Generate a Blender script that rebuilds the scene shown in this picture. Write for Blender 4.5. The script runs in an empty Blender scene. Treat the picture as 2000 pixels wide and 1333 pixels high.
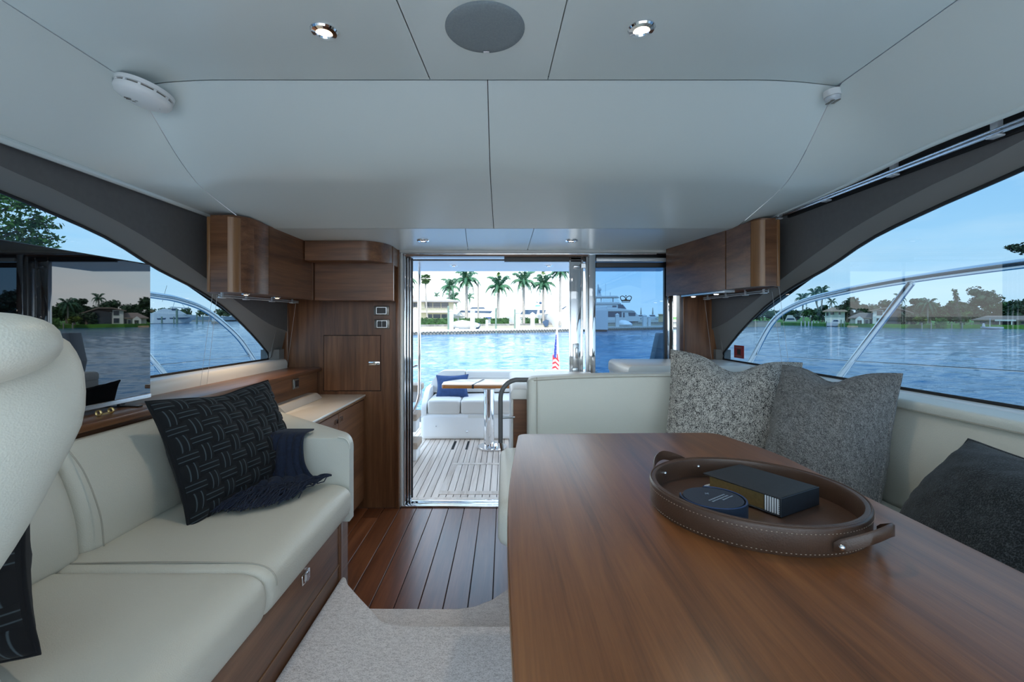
import bpy, bmesh, math, random
from mathutils import Vector, Matrix, noise
random.seed(7)
SC = bpy.context.scene
COL = SC.collection
PI = math.pi

# ------------------------------------------------------------------ camera, sky, sun, exposure
CAMZ, F, CX, CY = 1.35, 900.0, 985.0, 632.0      # eye height and the camera's pixel calibration (2000 x 1333)
cd = bpy.data.cameras.new('camera'); cam = bpy.data.objects.new('camera', cd); COL.objects.link(cam)
cd.sensor_width = 36.0; cd.lens = F/2000*36; cd.clip_start = 0.02; cd.clip_end = 6000
cd.shift_x = (1000-CX)/2000; cd.shift_y = -(666.5-CY)/2000
cam.location = (0, 0, CAMZ); cam.rotation_euler = (PI/2, 0, 0)
SC.camera = cam
SC.view_settings.view_transform = 'Standard'; SC.view_settings.look = 'None'
SC.view_settings.gamma = 1.0; SC.view_settings.use_curve_mapping = False
SC.view_settings.exposure = 1.18

w = bpy.data.worlds.new('sky'); SC.world = w; w.use_nodes = True
N, L = w.node_tree.nodes, w.node_tree.links
N.clear()
out = N.new('ShaderNodeOutputWorld'); bg = N.new('ShaderNodeBackground'); tc = N.new('ShaderNodeTexCoord')
sep = N.new('ShaderNodeSeparateXYZ'); L.new(tc.outputs['Generated'], sep.inputs[0])
rp = N.new('ShaderNodeValToRGB'); L.new(sep.outputs['Z'], rp.inputs[0])
rp.color_ramp.elements[0].position = 0.0; rp.color_ramp.elements[0].color = (.80, .91, .97, 1)
rp.color_ramp.elements[1].position = 0.75; rp.color_ramp.elements[1].color = (.19, .43, .78, 1)
e = rp.color_ramp.elements.new(.12); e.color = (.60, .82, .97, 1)
e = rp.color_ramp.elements.new(.34); e.color = (.31, .61, .93, 1)
mp = N.new('ShaderNodeMapping'); mp.inputs['Scale'].default_value = (1.6, 1.6, 7.5); mp.inputs['Location'].default_value = (.4, .7, .2)
L.new(tc.outputs['Generated'], mp.inputs[0])
nz = N.new('ShaderNodeTexNoise'); nz.inputs['Scale'].default_value = 1.5; nz.inputs['Detail'].default_value = 8; nz.inputs['Roughness'].default_value = .55
L.new(mp.outputs[0], nz.inputs['Vector'])
cr = N.new('ShaderNodeValToRGB'); cr.color_ramp.elements[0].position = .40; cr.color_ramp.elements[1].position = .66
cr.color_ramp.elements[1].color = (.8, .8, .8, 1)
L.new(nz.outputs['Fac'], cr.inputs[0])
mx = N.new('ShaderNodeMix'); mx.data_type = 'RGBA'; L.new(cr.outputs[0], mx.inputs[0]); L.new(rp.outputs[0], mx.inputs[6])
mx.inputs[7].default_value = (.95, .98, 1.0, 1)
L.new(mx.outputs[2], bg.inputs['Color']); bg.inputs['Strength'].default_value = 1.7
L.new(bg.outputs[0], out.inputs[0])

sd = bpy.data.lights.new('sun', 'SUN'); sd.energy = 3.0; sd.angle = .01; sd.color = (1, .95, .87)
sun = bpy.data.objects.new('sun', sd); COL.objects.link(sun)
sun.rotation_euler = Vector((.02, .62, -.78)).to_track_quat('-Z', 'Y').to_euler(); sun.location = (-8, -12, 20)

# ------------------------------------------------------------------ helpers
def P(px, py, Y):                      # a point of the boat interior seen at a pixel, at distance Y
    return Vector(((px-CX)/F*Y, Y, CAMZ-(py-CY)/F*Y))
HOR = 617.0; WATER = CAMZ-2.65         # the boat trims slightly by the stern: the horizon lies above the cabin's own level
TILT = Matrix.Translation((0, 0, CAMZ)) @ Matrix.Rotation((CY-HOR)/F, 4, 'X') @ Matrix.Translation((0, 0, -CAMZ))
def E(px, py, d):                      # a point of the outside world at distance d
    return Vector(((px-CX)/F*d, d, CAMZ-(py-HOR)/F*d))
OUT = []                               # outdoor top-level objects, tilted at the end

class MB:
    def __init__(s): s.v = []; s.f = []; s.uv = None
    def add(s, vs, fs):
        o = len(s.v); s.v += [tuple(a) for a in vs]; s.f += [tuple(o+i for i in f) for f in fs]; return s
    def box(s, x0, x1, y0, y1, z0, z1, M=None):
        vs = [Vector(p) for p in ((x0,y0,z0),(x1,y0,z0),(x1,y1,z0),(x0,y1,z0),(x0,y0,z1),(x1,y0,z1),(x1,y1,z1),(x0,y1,z1))]
        if M: vs = [M @ a for a in vs]
        return s.add(vs, [(3,2,1,0),(4,5,6,7),(0,1,5,4),(1,2,6,5),(2,3,7,6),(3,0,4,7)])
    def bm(s, b, M=None):
        b.verts.index_update()
        s.add([(M @ a.co) if M else a.co for a in b.verts], [[q.index for q in f.verts] for f in b.faces]); b.free(); return s
    def rbox(s, x0, x1, y0, y1, z0, z1, r=.01, seg=3, M=None, sub=0, puff=0):
        b = bmesh.new(); bmesh.ops.create_cube(b, size=1)
        sx, sy, sz = x1-x0, y1-y0, z1-z0
        for q in b.verts: q.co = Vector((q.co.x*sx, q.co.y*sy, q.co.z*sz))
        r = min(r, .499*min(sx, sy, sz))
        bmesh.ops.bevel(b, geom=b.edges[:], offset=r, segments=seg, profile=.5, affect='EDGES')
        if sub: bmesh.ops.subdivide_edges(b, edges=[e for e in b.edges if e.calc_length() > 1.5*r], cuts=sub, use_grid_fill=True)
        if puff:
            for q in b.verts:
                k = 1
                cs = [math.cos(PI*.92*q.co[i]/(sx, sy, sz)[i]) for i in range(3)]
                big = sorted(((sx, sy, sz)[i], i) for i in range(3)); t = big[0][1]
                o = [i for i in range(3) if i != t]
                q.co[t] += math.copysign(puff*max(0, cs[o[0]])**.6*max(0, cs[o[1]])**.6, q.co[t])
        c = Vector(((x0+x1)/2, (y0+y1)/2, (z0+z1)/2))
        for q in b.verts: q.co += c
        return s.bm(b, M)
    def prism(s, poly, a0, a1, axis='z', bev=0, seg=2, M=None):
        def at(p, a): return Vector({'z': (p[0], p[1], a), 'y': (p[0], a, p[1]), 'x': (a, p[0], p[1])}[axis])
        n = len(poly); b = bmesh.new()
        lo = [b.verts.new(at(p, a0)) for p in poly]; hi = [b.verts.new(at(p, a1)) for p in poly]
        b.faces.new(lo[::-1]); b.faces.new(hi)
        for i in range(n): b.faces.new((lo[i], lo[(i+1) % n], hi[(i+1) % n], hi[i]))
        bmesh.ops.recalc_face_normals(b, faces=b.faces[:])
        if bev: bmesh.ops.bevel(b, geom=b.edges[:], offset=bev, segments=seg, profile=.5, affect='EDGES', clamp_overlap=True)
        return s.bm(b, M)
    def grid(s, fn, nu, nv, cu=False, cv=False):
        o = len(s.v)
        for j in range(nv+(0 if cv else 1)):
            for i in range(nu+(0 if cu else 1)): s.v.append(tuple(fn(i/nu, j/nv)))
        W = nu+(0 if cu else 1); H = nv+(0 if cv else 1)
        for j in range(nv):
            for i in range(nu):
                s.f.append((o+j*W+i, o+j*W+(i+1) % W, o+((j+1) % H)*W+(i+1) % W, o+((j+1) % H)*W+i))
        return s
    def rings(s, rs, caps=True, closed=True):
        n = len(rs[0]); o = len(s.v)
        for r in rs: s.v += [tuple(p) for p in r]
        for j in range(len(rs)-1):
            for i in range(n if closed else n-1):
                s.f.append((o+j*n+i, o+j*n+(i+1) % n, o+(j+1)*n+(i+1) % n, o+(j+1)*n+i))
        if caps and closed:
            s.f.append(tuple(o+i for i in range(n))[::-1]); s.f.append(tuple(o+(len(rs)-1)*n+i for i in range(n)))
        return s
    def tube(s, path, r, n=8, closed=False, caps=True):
        path = [Vector(p) for p in path]; rs = []; m = len(path); up = None
        for i, p in enumerate(path):
            a = path[(i-1) % m] if (i or closed) else p; b = path[(i+1) % m] if (i < m-1 or closed) else p
            t = (b-a).normalized()
            if up is None: up = Vector((0, 0, 1)) if abs(t.z) < .9 else Vector((1, 0, 0))
            x = t.cross(up)
            if x.length < 1e-4: x = t.cross(Vector((0, 1, 0)))
            x.normalize(); y = x.cross(t).normalized(); up = y
            rr = r[i] if isinstance(r, (list, tuple)) else r
            rs.append([p+x*rr*math.cos(2*PI*k/n)+y*rr*math.sin(2*PI*k/n) for k in range(n)])
        if closed:
            rs.append(rs[0]); return s.rings(rs, caps=False)
        return s.rings(rs, caps=caps)
    def lathe(s, prof, n=24, c=(0, 0, 0), M=None, sx=1, sy=1):
        M = M or Matrix.Translation(c)
        return s.rings([[M @ Vector((r*sx*math.cos(2*PI*k/n), r*sy*math.sin(2*PI*k/n), z)) for k in range(n)] for r, z in prof])
    def ell(s, c, r, nu=16, nv=10, M=None, p=1.0):
        def sg(x): return math.copysign(abs(x)**p, x)
        def fn(u, v):
            a = 2*PI*u; b = PI*(v*.9998+.0001)-PI/2
            q = Vector((r[0]*sg(math.cos(b))*sg(math.cos(a)), r[1]*sg(math.cos(b))*sg(math.sin(a)), r[2]*sg(math.sin(b))))
            return (M @ q if M else q)+Vector(c)
        return s.grid(fn, nu, nv, cu=True)

def wpos(o):
    p = Vector(o.location)
    while o.parent: o = o.parent; p += Vector(o.location)
    return p
def make(name, mb, mat, parent=None, smooth=35, uv=None, data=None):
    if data is None:
        vs = mb.v
        lo = [min(p[i] for p in vs) for i in range(3)]; hi = [max(p[i] for p in vs) for i in range(3)]
        c = Vector(((lo[0]+hi[0])/2, (lo[1]+hi[1])/2, lo[2]))
        me = bpy.data.meshes.new(name)
        me.from_pydata([(p[0]-c.x, p[1]-c.y, p[2]-c.z) for p in vs], [], mb.f)
        b = bmesh.new(); b.from_mesh(me); bmesh.ops.recalc_face_normals(b, faces=b.faces[:]); b.to_mesh(me); b.free()
        me.update()
        if smooth:
            me.polygons.foreach_set('use_smooth', [True]*len(me.polygons))
            me.set_sharp_from_angle(angle=math.radians(smooth))
        me.materials.append(mat)
    o = bpy.data.objects.new(name, me); COL.objects.link(o)
    if parent is not None:
        o.parent = parent; o.location = c-wpos(parent)
    else: o.location = c
    return o
def tag(o, label, cat, group=None, kind=None, outdoor=False):
    if label: o['label'] = label
    if cat: o['category'] = cat
    if group: o['group'] = group
    if kind: o['kind'] = kind
    if outdoor: OUT.append(o)
    return o
def thing(name, loc, label=None, cat=None, group=None, kind=None, outdoor=False):
    o = bpy.data.objects.new(name, None); COL.objects.link(o); o.location = loc; o.empty_display_size = .1
    return tag(o, label, cat, group, kind, outdoor)
def dup(root, loc=None, rz=0, label=None, scale=1, group=None):
    def cp(o, par):
        c = o.copy(); COL.objects.link(c)
        if par: c.parent = par
        for ch in kids.get(o, []): cp(ch, c)
        return c
    kids = {}
    def walk(o):
        kids[o] = list(o.children)
        for c in o.children: walk(c)
    walk(root)
    r = cp(root, None)
    if loc is not None: r.location = loc
    r.rotation_euler = (0, 0, rz); r.scale = (scale,)*3
    if label: r['label'] = label
    if group: r['group'] = group
    if root in OUT: OUT.append(r)
    return r
def cubic(pts, x):                     # smooth interpolation through (x, y) knots
    if x <= pts[0][0]: i = 0
    else:
        i = len(pts)-2
        for k in range(len(pts)-1):
            if x <= pts[k+1][0]: i = k; break
    x0, y0 = pts[i]; x1, y1 = pts[i+1]
    def sl(k):
        if k <= 0: return (pts[1][1]-pts[0][1])/(pts[1][0]-pts[0][0])
        if k >= len(pts)-1: return (pts[-1][1]-pts[-2][1])/(pts[-1][0]-pts[-2][0])
        return (pts[k+1][1]-pts[k-1][1])/(pts[k+1][0]-pts[k-1][0])
    h = x1-x0; t = (x-x0)/h
    if t < 0: return y0+sl(0)*(x-x0)
    if t > 1: return y1+sl(len(pts)-1)*(x-x1)
    return (2*t**3-3*t*t+1)*y0+(t**3-2*t*t+t)*h*sl(i)+(-2*t**3+3*t*t)*y1+(t**3-t*t)*h*sl(i+1)
def spline(pts, n=24):                 # smooth 3-D path through points
    pts = [Vector(p) for p in pts]; ks = list(range(len(pts)))
    return [Vector([cubic([(k, pts[k][a]) for k in ks], t*(len(pts)-1)/n) for a in range(3)]) for t in range(n+1)]
def arc2(pts, r, n=5):                 # round the corners of a 2-D polygon (r: number or per-corner list)
    o = []; m = len(pts)
    for i in range(m):
        p = Vector(pts[i]); a = Vector(pts[i-1]); b = Vector(pts[(i+1) % m])
        rr = r[i] if isinstance(r, (list, tuple)) else r
        if rr <= 0: o.append(tuple(p)); continue
        da, db = (a-p), (b-p); la = min(rr, da.length*.49); lb = min(rr, db.length*.49)
        A = p+da.normalized()*la; B = p+db.normalized()*lb
        for k in range(n+1):
            t = k/n; q = A*(1-t)**2+p*2*t*(1-t)+B*t*t; o.append((q.x, q.y))
    return o

# ------------------------------------------------------------------ materials
def newmat(name):
    m = bpy.data.materials.new(name); m.use_nodes = True
    nt = m.node_tree; b = nt.nodes['Principled BSDF']; return m, nt, b
def setp(b, **k):
    for a, v in k.items():
        s = b.inputs[{'base': 'Base Color', 'rough': 'Roughness', 'metal': 'Metallic', 'spec': 'Specular IOR Level', 'ior': 'IOR', 'coat': 'Coat Weight',
                      'coatr': 'Coat Roughness', 'sheen': 'Sheen Weight', 'emit': 'Emission Color', 'es': 'Emission Strength', 'alpha': 'Alpha', 'sss': 'Subsurface Weight'}[a]]
        s.default_value = (*v, 1) if isinstance(v, (tuple, list)) else v
def noise_n(nt, scale, detail=4, rough=.55, vec=None, dist=0):
    n = nt.nodes.new('ShaderNodeTexNoise'); n.inputs['Scale'].default_value = scale; n.inputs['Detail'].default_value = detail
    n.inputs['Roughness'].default_value = rough; n.inputs['Distortion'].default_value = dist
    if vec is not None: nt.links.new(vec, n.inputs['Vector'])
    return n
def coords(nt, scale=(1, 1, 1), rot=(0, 0, 0), kind='Object', rnd=False):
    t = nt.nodes.new('ShaderNodeTexCoord'); m = nt.nodes.new('ShaderNodeMapping')
    m.inputs['Scale'].default_value = scale; m.inputs['Rotation'].default_value = rot
    nt.links.new(t.outputs[kind], m.inputs[0])
    if rnd:
        oi = nt.nodes.new('ShaderNodeObjectInfo'); mu = nt.nodes.new('ShaderNodeMath'); mu.operation = 'MULTIPLY'; mu.inputs[1].default_value = 37.0
        nt.links.new(oi.outputs['Random'], mu.inputs[0]); nt.links.new(mu.outputs[0], m.inputs['Location'])
    return m.outputs[0]
def ramp(nt, fac, cols):
    r = nt.nodes.new('ShaderNodeValToRGB'); el = r.color_ramp.elements
    el[0].position, el[0].color = cols[0][0], (*cols[0][1], 1); el[1].position, el[1].color = cols[-1][0], (*cols[-1][1], 1)
    for p, c in cols[1:-1]: q = el.new(p); q.color = (*c, 1)
    nt.links.new(fac, r.inputs[0]); return r.outputs[0]
def bump(nt, b, h, s=.3, d=.01):
    n = nt.nodes.new('ShaderNodeBump'); n.inputs['Strength'].default_value = s; n.inputs['Distance'].default_value = d
    nt.links.new(h, n.inputs['Height']); nt.links.new(n.outputs[0], b.inputs['Normal']); return n
def plain(name, base, rough=.5, metal=0, var=0, vscale=8, bs=0, bscale=200, **k):
    m, nt, b = newmat(name); setp(b, base=base, rough=rough, metal=metal, **k)
    if var:
        n = noise_n(nt, vscale, 5, vec=coords(nt))
        c = ramp(nt, n.outputs['Fac'], [(.3, tuple(x*(1-var) for x in base)), (.7, tuple(min(1, x*(1+var)) for x in base))])
        nt.links.new(c, b.inputs['Base Color'])
    if bs:
        n = noise_n(nt, bscale, 3, vec=coords(nt)); bump(nt, b, n.outputs['Fac'], bs, .002)
    return m
def wood(name, axis, dark, mid, light, rough=.32, scale=1.0, rnd=False, tint=0, coat=.10):
    m, nt, b = newmat(name)
    s = {'x': (1.2, 22, 22), 'y': (22, 1.2, 22), 'z': (22, 22, 1.2)}[axis]
    v = coords(nt, tuple(a*scale for a in s), rnd=rnd)
    n1 = noise_n(nt, 1.0, 6, .62, v, .6)
    s2 = {'x': (6, 260, 260), 'y': (260, 6, 260), 'z': (260, 260, 6)}[axis]
    n2 = noise_n(nt, 1.0, 3, .6, coords(nt, tuple(a*scale for a in s2), rnd=rnd))
    s3 = {'x': (.7, 6, 6), 'y': (6, .7, 6), 'z': (6, 6, .7)}[axis]
    n3 = noise_n(nt, 1.0, 3, .5, coords(nt, tuple(a*scale for a in s3), rnd=rnd), 1.0)
    a = nt.nodes.new('ShaderNodeMath'); a.operation = 'MULTIPLY_ADD'; nt.links.new(n2.outputs['Fac'], a.inputs[0]); a.inputs[1].default_value = .32
    nt.links.new(n1.outputs['Fac'], a.inputs[2])
    a2 = nt.nodes.new('ShaderNodeMath'); a2.operation = 'MULTIPLY_ADD'; nt.links.new(n3.outputs['Fac'], a2.inputs[0]); a2.inputs[1].default_value = .55
    nt.links.new(a.outputs[0], a2.inputs[2])
    c = ramp(nt, a2.outputs[0], [(.66, dark), (.93, mid), (1.22 if False else 1.0, light)])
    # spread the ramp: scale the sum back to 0..1
    mr = nt.nodes.new('ShaderNodeMapRange'); mr.inputs['From Min'].default_value = .5; mr.inputs['From Max'].default_value = 1.35
    nt.links.new(a2.outputs[0], mr.inputs['Value'])
    rr = [n for n in nt.nodes if n.bl_idname == 'ShaderNodeValToRGB'][0]
    for l in list(rr.inputs[0].links): nt.links.remove(l)
    nt.links.new(mr.outputs[0], rr.inputs[0])
    rr.color_ramp.elements[0].position = .18; rr.color_ramp.elements[1].position = .5; rr.color_ramp.elements[2].position = .82
    if tint:
        oi = nt.nodes.new('ShaderNodeObjectInfo'); hs = nt.nodes.new('ShaderNodeHueSaturation')
        m2 = nt.nodes.new('ShaderNodeMapRange'); m2.inputs['To Min'].default_value = 1-tint; m2.inputs['To Max'].default_value = 1+tint
        nt.links.new(oi.outputs['Random'], m2.inputs['Value']); nt.links.new(m2.outputs[0], hs.inputs['Value']); nt.links.new(c, hs.inputs['Color']); c = hs.outputs[0]
    nt.links.new(c, b.inputs['Base Color']); setp(b, rough=rough, coat=coat, coatr=.22)
    bump(nt, b, n2.outputs['Fac'], .12, .001)
    return m
def leather(name, base, rough=.42):
    m, nt, b = newmat(name); setp(b, base=base, rough=rough)
    v = nt.nodes.new('ShaderNodeTexVoronoi'); v.inputs['Scale'].default_value = 320; nt.links.new(coords(nt), v.inputs['Vector'])
    n = noise_n(nt, 60, 4, vec=coords(nt)); a = nt.nodes.new('ShaderNodeMath'); a.operation = 'MULTIPLY_ADD'; a.inputs[1].default_value = .8
    nt.links.new(n.outputs['Fac'], a.inputs[0]); nt.links.new(v.outputs['Distance'], a.inputs[2])
    bump(nt, b, a.outputs[0], .28, .0018)
    return m
def glass(name, tint, refl=1.0, rough=0.0):
    m = bpy.data.materials.new(name); m.use_nodes = True; nt = m.node_tree; nt.nodes.clear()
    o = nt.nodes.new('ShaderNodeOutputMaterial'); t = nt.nodes.new('ShaderNodeBsdfTransparent'); t.inputs[0].default_value = (*tint, 1)
    g = nt.nodes.new('ShaderNodeBsdfGlossy'); g.inputs['Roughness'].default_value = rough; g.inputs['Color'].default_value = (refl, refl, refl, 1)
    lw = nt.nodes.new('ShaderNodeLayerWeight'); lw.inputs[0].default_value = .5
    pw_ = nt.nodes.new('ShaderNodeMath'); pw_.operation = 'POWER'; pw_.inputs[1].default_value = 5.0; nt.links.new(lw.outputs['Facing'], pw_.inputs[0])
    fr = nt.nodes.new('ShaderNodeMath'); fr.operation = 'MULTIPLY_ADD'; fr.inputs[1].default_value = .92; fr.inputs[2].default_value = .032; nt.links.new(pw_.outputs[0], fr.inputs[0])
    mxs = nt.nodes.new('ShaderNodeMixShader'); nt.links.new(fr.outputs[0], mxs.inputs[0]); nt.links.new(t.outputs[0], mxs.inputs[1]); nt.links.new(g.outputs[0], mxs.inputs[2])
    nt.links.new(mxs.outputs[0], o.inputs[0]); return m
def tweed(name, a, b_, scale=420, rough=.9, stretch=(1, 1, 1), lo=.42, hi=.60):
    m, nt, b = newmat(name); v = coords(nt, stretch)
    n = noise_n(nt, scale, 2, .7, v); n2 = noise_n(nt, scale*.2, 3, .6, v)
    s = nt.nodes.new('ShaderNodeMath'); s.operation = 'MULTIPLY_ADD'; s.inputs[1].default_value = .35; nt.links.new(n2.outputs['Fac'], s.inputs[0]); nt.links.new(n.outputs['Fac'], s.inputs[2])
    c = ramp(nt, s.outputs[0], [(lo+.16, a), (hi+.2, b_)]); nt.links.new(c, b.inputs['Base Color']); setp(b, rough=rough, spec=.15, sheen=.15)
    bump(nt, b, n.outputs['Fac'], .7, .003); return m
def emit(name, col, s):
    m, nt, b = newmat(name); setp(b, base=(0, 0, 0), emit=col, es=s, rough=.5); return m

WD, WM, WL = (.058, .022, .010), (.158, .066, .029), (.255, .118, .054)
M = {}
M['walnut_x'] = wood('walnut_x', 'x', WD, WM, WL); M['walnut_y'] = wood('walnut_y', 'y', WD, WM, WL); M['walnut_z'] = wood('walnut_z', 'z', WD, WM, WL)
M['table'] = wood('table_walnut', 'y', (.070, .023, .007), (.172, .060, .018), (.25, .097, .030), rough=.33, scale=1.3, coat=0)
M['edge_band'] = wood('edge_band', 'z', (.16, .07, .025), (.26, .125, .05), (.33, .17, .07), scale=.6)
M['teak_floor'] = wood('floor_teak', 'y', (.085, .026, .010), (.165, .055, .022), (.25, .092, .038), rough=.30, rnd=True, tint=.25)
M['deck_teak'] = wood('deck_teak', 'y', (.54, .43, .35), (.72, .61, .52), (.82, .72, .63), rough=.7, rnd=True, tint=.07, coat=0)
M['tread_teak'] = wood('tread_teak', 'y', (.30, .22, .16), (.45, .35, .27), (.56, .46, .37), rough=.7, coat=0)
M['gloss_teak'] = wood('gloss_teak', 'x', (.30, .10, .02), (.45, .17, .04), (.55, .25, .07), rough=.06, coat=1)
M['caulk'] = plain('caulk', (.015, .013, .012), .6)
M['ceil'] = plain('ceiling_vinyl', (.70, .775, .765), .25, bs=.05, bscale=300)
M['seam'] = plain('seam_shadow', (.10, .10, .10), .8)
M['suede'] = plain('grey_suede', (.125, .123, .123), .85, var=.05, vscale=40)
M['suede2'] = plain('grey_frame', (.20, .198, .192), .7)
M['corner'] = plain('corner_grey', (.36, .38, .39), .6)
M['rubber'] = plain('window_rubber', (.012, .012, .013), .5)
M['sill'] = plain('sill_gelcoat', (.74, .75, .73), .35)
M['leather'] = leather('cream_leather', (.64, .63, .55))
M['leather2'] = leather('pale_leather', (.66, .68, .62))
M['stitch'] = plain('stitch', (.42, .40, .34), .8)
M['carpet'] = tweed('carpet_wool', (.46, .44, .44), (.88, .86, .86), 230, stretch=(1, 2.0, 1), lo=.34, hi=.56)
M['chrome'] = plain('polished_steel', (.78, .79, .81), .05, 1)
M['steel'] = plain('brushed_steel', (.58, .59, .60), .25, 1)
M['black'] = plain('black_plastic', (.012, .012, .014), .3)
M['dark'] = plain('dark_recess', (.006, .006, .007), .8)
M['white'] = plain('white_gelcoat', (.84, .85, .86), .25)
M['whitep'] = plain('white_plastic', (.78, .80, .80), .35)
M['worktop'] = plain('white_worktop', (.80, .79, .75), .12)
M['bolster'] = plain('grey_fiddle', (.42, .42, .41), .4)
M['plate'] = plain('taupe_plate', (.20, .185, .165), .3, .6)
M['blind'] = plain('white_rail', (.62, .66, .70), .3, .3)
M['cord'] = plain('cord', (.55, .55, .55), .6)
M['grey_tube'] = plain('grey_sleeve', (.12, .125, .13), .4)
M['speaker'] = tweed('speaker_grille', (.24, .29, .31), (.33, .38, .40), 900)
M['navy'] = plain('navy_knit', (.008, .016, .040), .95, var=.3, vscale=90, bs=.5, bscale=500, sheen=.05)
M['velvet'] = plain('dark_navy_velvet', (.003, .0048, .0075), .95, sheen=.03)
M['tweed1'] = tweed('tweed_salt', (.015, .017, .020), (.58, .57, .53), 210, stretch=(1.4, 1, 1), lo=.38, hi=.60)
M['tweed2'] = tweed('grey_chambray', (.075, .08, .084), (.27, .28, .28), 260, stretch=(3.0, .35, 1))
M['boucle'] = tweed('black_boucle', (.004, .006, .007), (.05, .06, .065), 300, lo=.47, hi=.70)
M['tray'] = plain('brown_leather', (.070, .036, .022), .38, var=.15, vscale=14, bs=.2, bscale=350)
M['book'] = plain('book_navy', (.010, .014, .020), .55, var=.25, vscale=60)
M['gold'] = plain('gilt_pages', (.55, .40, .17), .35, .85, var=.1, vscale=200)
M['coaster'] = plain('navy_leather', (.012, .022, .042), .5, bs=.15, bscale=400)
M['silver'] = plain('silver_print', (.35, .42, .50), .35, .5)
M['thread'] = plain('cream_thread', (.36, .28, .21), .7)
M['vinyl'] = plain('cockpit_vinyl', (.70, .68, .65), .5, bs=.05)
M['blue'] = plain('blue_canvas', (.025, .06, .17), .8, var=.15, vscale=30)
M['glass_side'] = glass('side_glass', (.150, .215, .262)); M['glass_aft'] = glass('aft_glass', (.080, .165, .265)); M['glass_clear'] = glass('clear_glass', (.86, .90, .92))
M['lamp'] = emit('downlight_lens', (1.0, .74, .46), 3.2)
M['lampw'] = emit('downlight_lens_cool', (1.0, .88, .74), 5.0)
M['red'] = plain('red_sticker', (.28, .02, .02), .5)
# ================================================================== SETTING: ceiling, walls, floor, windows, door
CP = [(-1.3, 2.2), (1.0, 2.2), (1.649, 2.2)]
CP2 = [(1.649, 2.2), (1.75, 2.117), (1.85, 2.036), (1.93, 1.985), (2.0, 1.957), (2.1, 1.940), (2.3, 1.917), (2.6, 1.885)]
def lin(pts, x):
    for k in range(len(pts)-1):
        if x <= pts[k+1][0] or k == len(pts)-2:
            (a, b), (c, d) = pts[k], pts[k+1]; return b+(d-b)*(x-a)/(c-a)
def zceil(y): return 2.2 if y < 1.649 else (cubic(CP2, y) if y < 2.6 else 1.885)
def XL(y): return lin([(-1.3, -1.32), (1.649, -1.32), (1.95, -1.325), (2.5, -1.40), (3.4, -1.47)], y)
def XR(y): return lin([(-1.3, 1.19), (1.649, 1.19), (1.95, 1.215), (2.5, 1.29), (3.4, 1.36)], y)
ceiling = thing('ceiling', (-.06, 1.0, 2.2), 'white upholstered cabin ceiling of flat and sloping panels with fine seams', None, kind='structure')
def zc_at(x, y):
    d = min(x-XL(y), XR(y)-x); k = max(0, 1-d/.30)
    return zceil(y)+.022*(1-k*k)*max(0, min(1, (2.6-y)/.5))
def cpanel(xa, xb, ya, yb, ny, nx=40):
    g = .0016
    def fn(u, v):
        y = ya+g+(yb-ya-2*g)*v; a = xa(y)+g; b = xb(y)-g; x = a+(b-a)*u; return (x, y, zc_at(x, y))
    mb = MB(); mb.grid(fn, nx, ny)
    def fn2(u, v): p = fn(u, v); return (p[0], p[1], p[2]+.012)
    mb.grid(fn2, nx, ny); return make('ceiling_panel', mb, M['ceil'], ceiling, smooth=60)
sl = lambda y: -.265-.062*(1.65-y); sr = lambda y: .155+.035*(1.65-y)
cpanel(XL, sl, -1.25, 1.649, 8); cpanel(sl, sr, -1.25, 1.649, 8); cpanel(sr, XR, -1.25, 1.649, 8)
mid = lambda y: -.06
cpanel(XL, mid, 1.649, 2.6, 24); cpanel(mid, XR, 1.649, 2.6, 24)
s2 = lambda y: -.25+.06*(2.6-y)+.03; s3 = lambda y: .168+.0*(y)
cpanel(XL, s2, 2.6, 3.37, 4); cpanel(s2, s3, 2.6, 3.37, 4); cpanel(s3, XR, 2.6, 3.37, 4)
mb = MB(); yb = sorted([-1.25+4.62*k/60 for k in range(61)]+[1.64, 1.649, 1.66])
mb.grid(lambda u, v: ((lambda y: (XL(y)+(XR(y)-XL(y))*u, y, zc_at(XL(y)+(XR(y)-XL(y))*u, y)+.022))(yb[round(v*63)])), 40, 63)
make('seam_backing', mb, M['seam'], ceiling)
BL, BR, BZ = -1.55, 1.428, 1.919
BZR = [(-1.3, 1.938), (1.0, 1.938), (1.27, 1.940), (1.54, 1.945), (1.80, 1.934), (2.02, 1.9235), (2.39, 1.917), (3.4, 1.912)]
for s, A, B in ((-1, XL, BL), (1, XR, BR)):
    mb = MB()
    def fn(u, v):
        y = -1.25+4.55*v; a = Vector((A(y)+s*.001, y, zc_at(A(y), y)-.001)); b = Vector((B, y, BZ if s < 0 else cubic(BZR, y)))
        p = a.lerp(b, u); return p
    mb.grid(fn, 10, 76); make('ceiling_side_panel', mb, M['ceil'], ceiling, smooth=60)
    path = [(B, -1.25+.1*k, BZ if s < 0 else cubic(BZR, -1.25+.1*k)+.004) for k in range(39)]
    make('ceiling_lip', MB().tube(path, .013 if s < 0 else .009, 10), M['ceil'], ceiling)
roof = make('trim_1', MB().box(-1.76, 1.64, -1.3, 3.48, 2.26, 2.32).box(-1.76, -1.70, -1.3, 3.48, 1.99, 2.26).box(1.58, 1.64, -1.3, 3.48, 1.99, 2.26), M['white'])  # unseen slab and side strips, added to keep sky light out above the panels
tag(roof, 'unseen white roof slab added above the cabin ceiling to block the sky', None, kind='structure')

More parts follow.
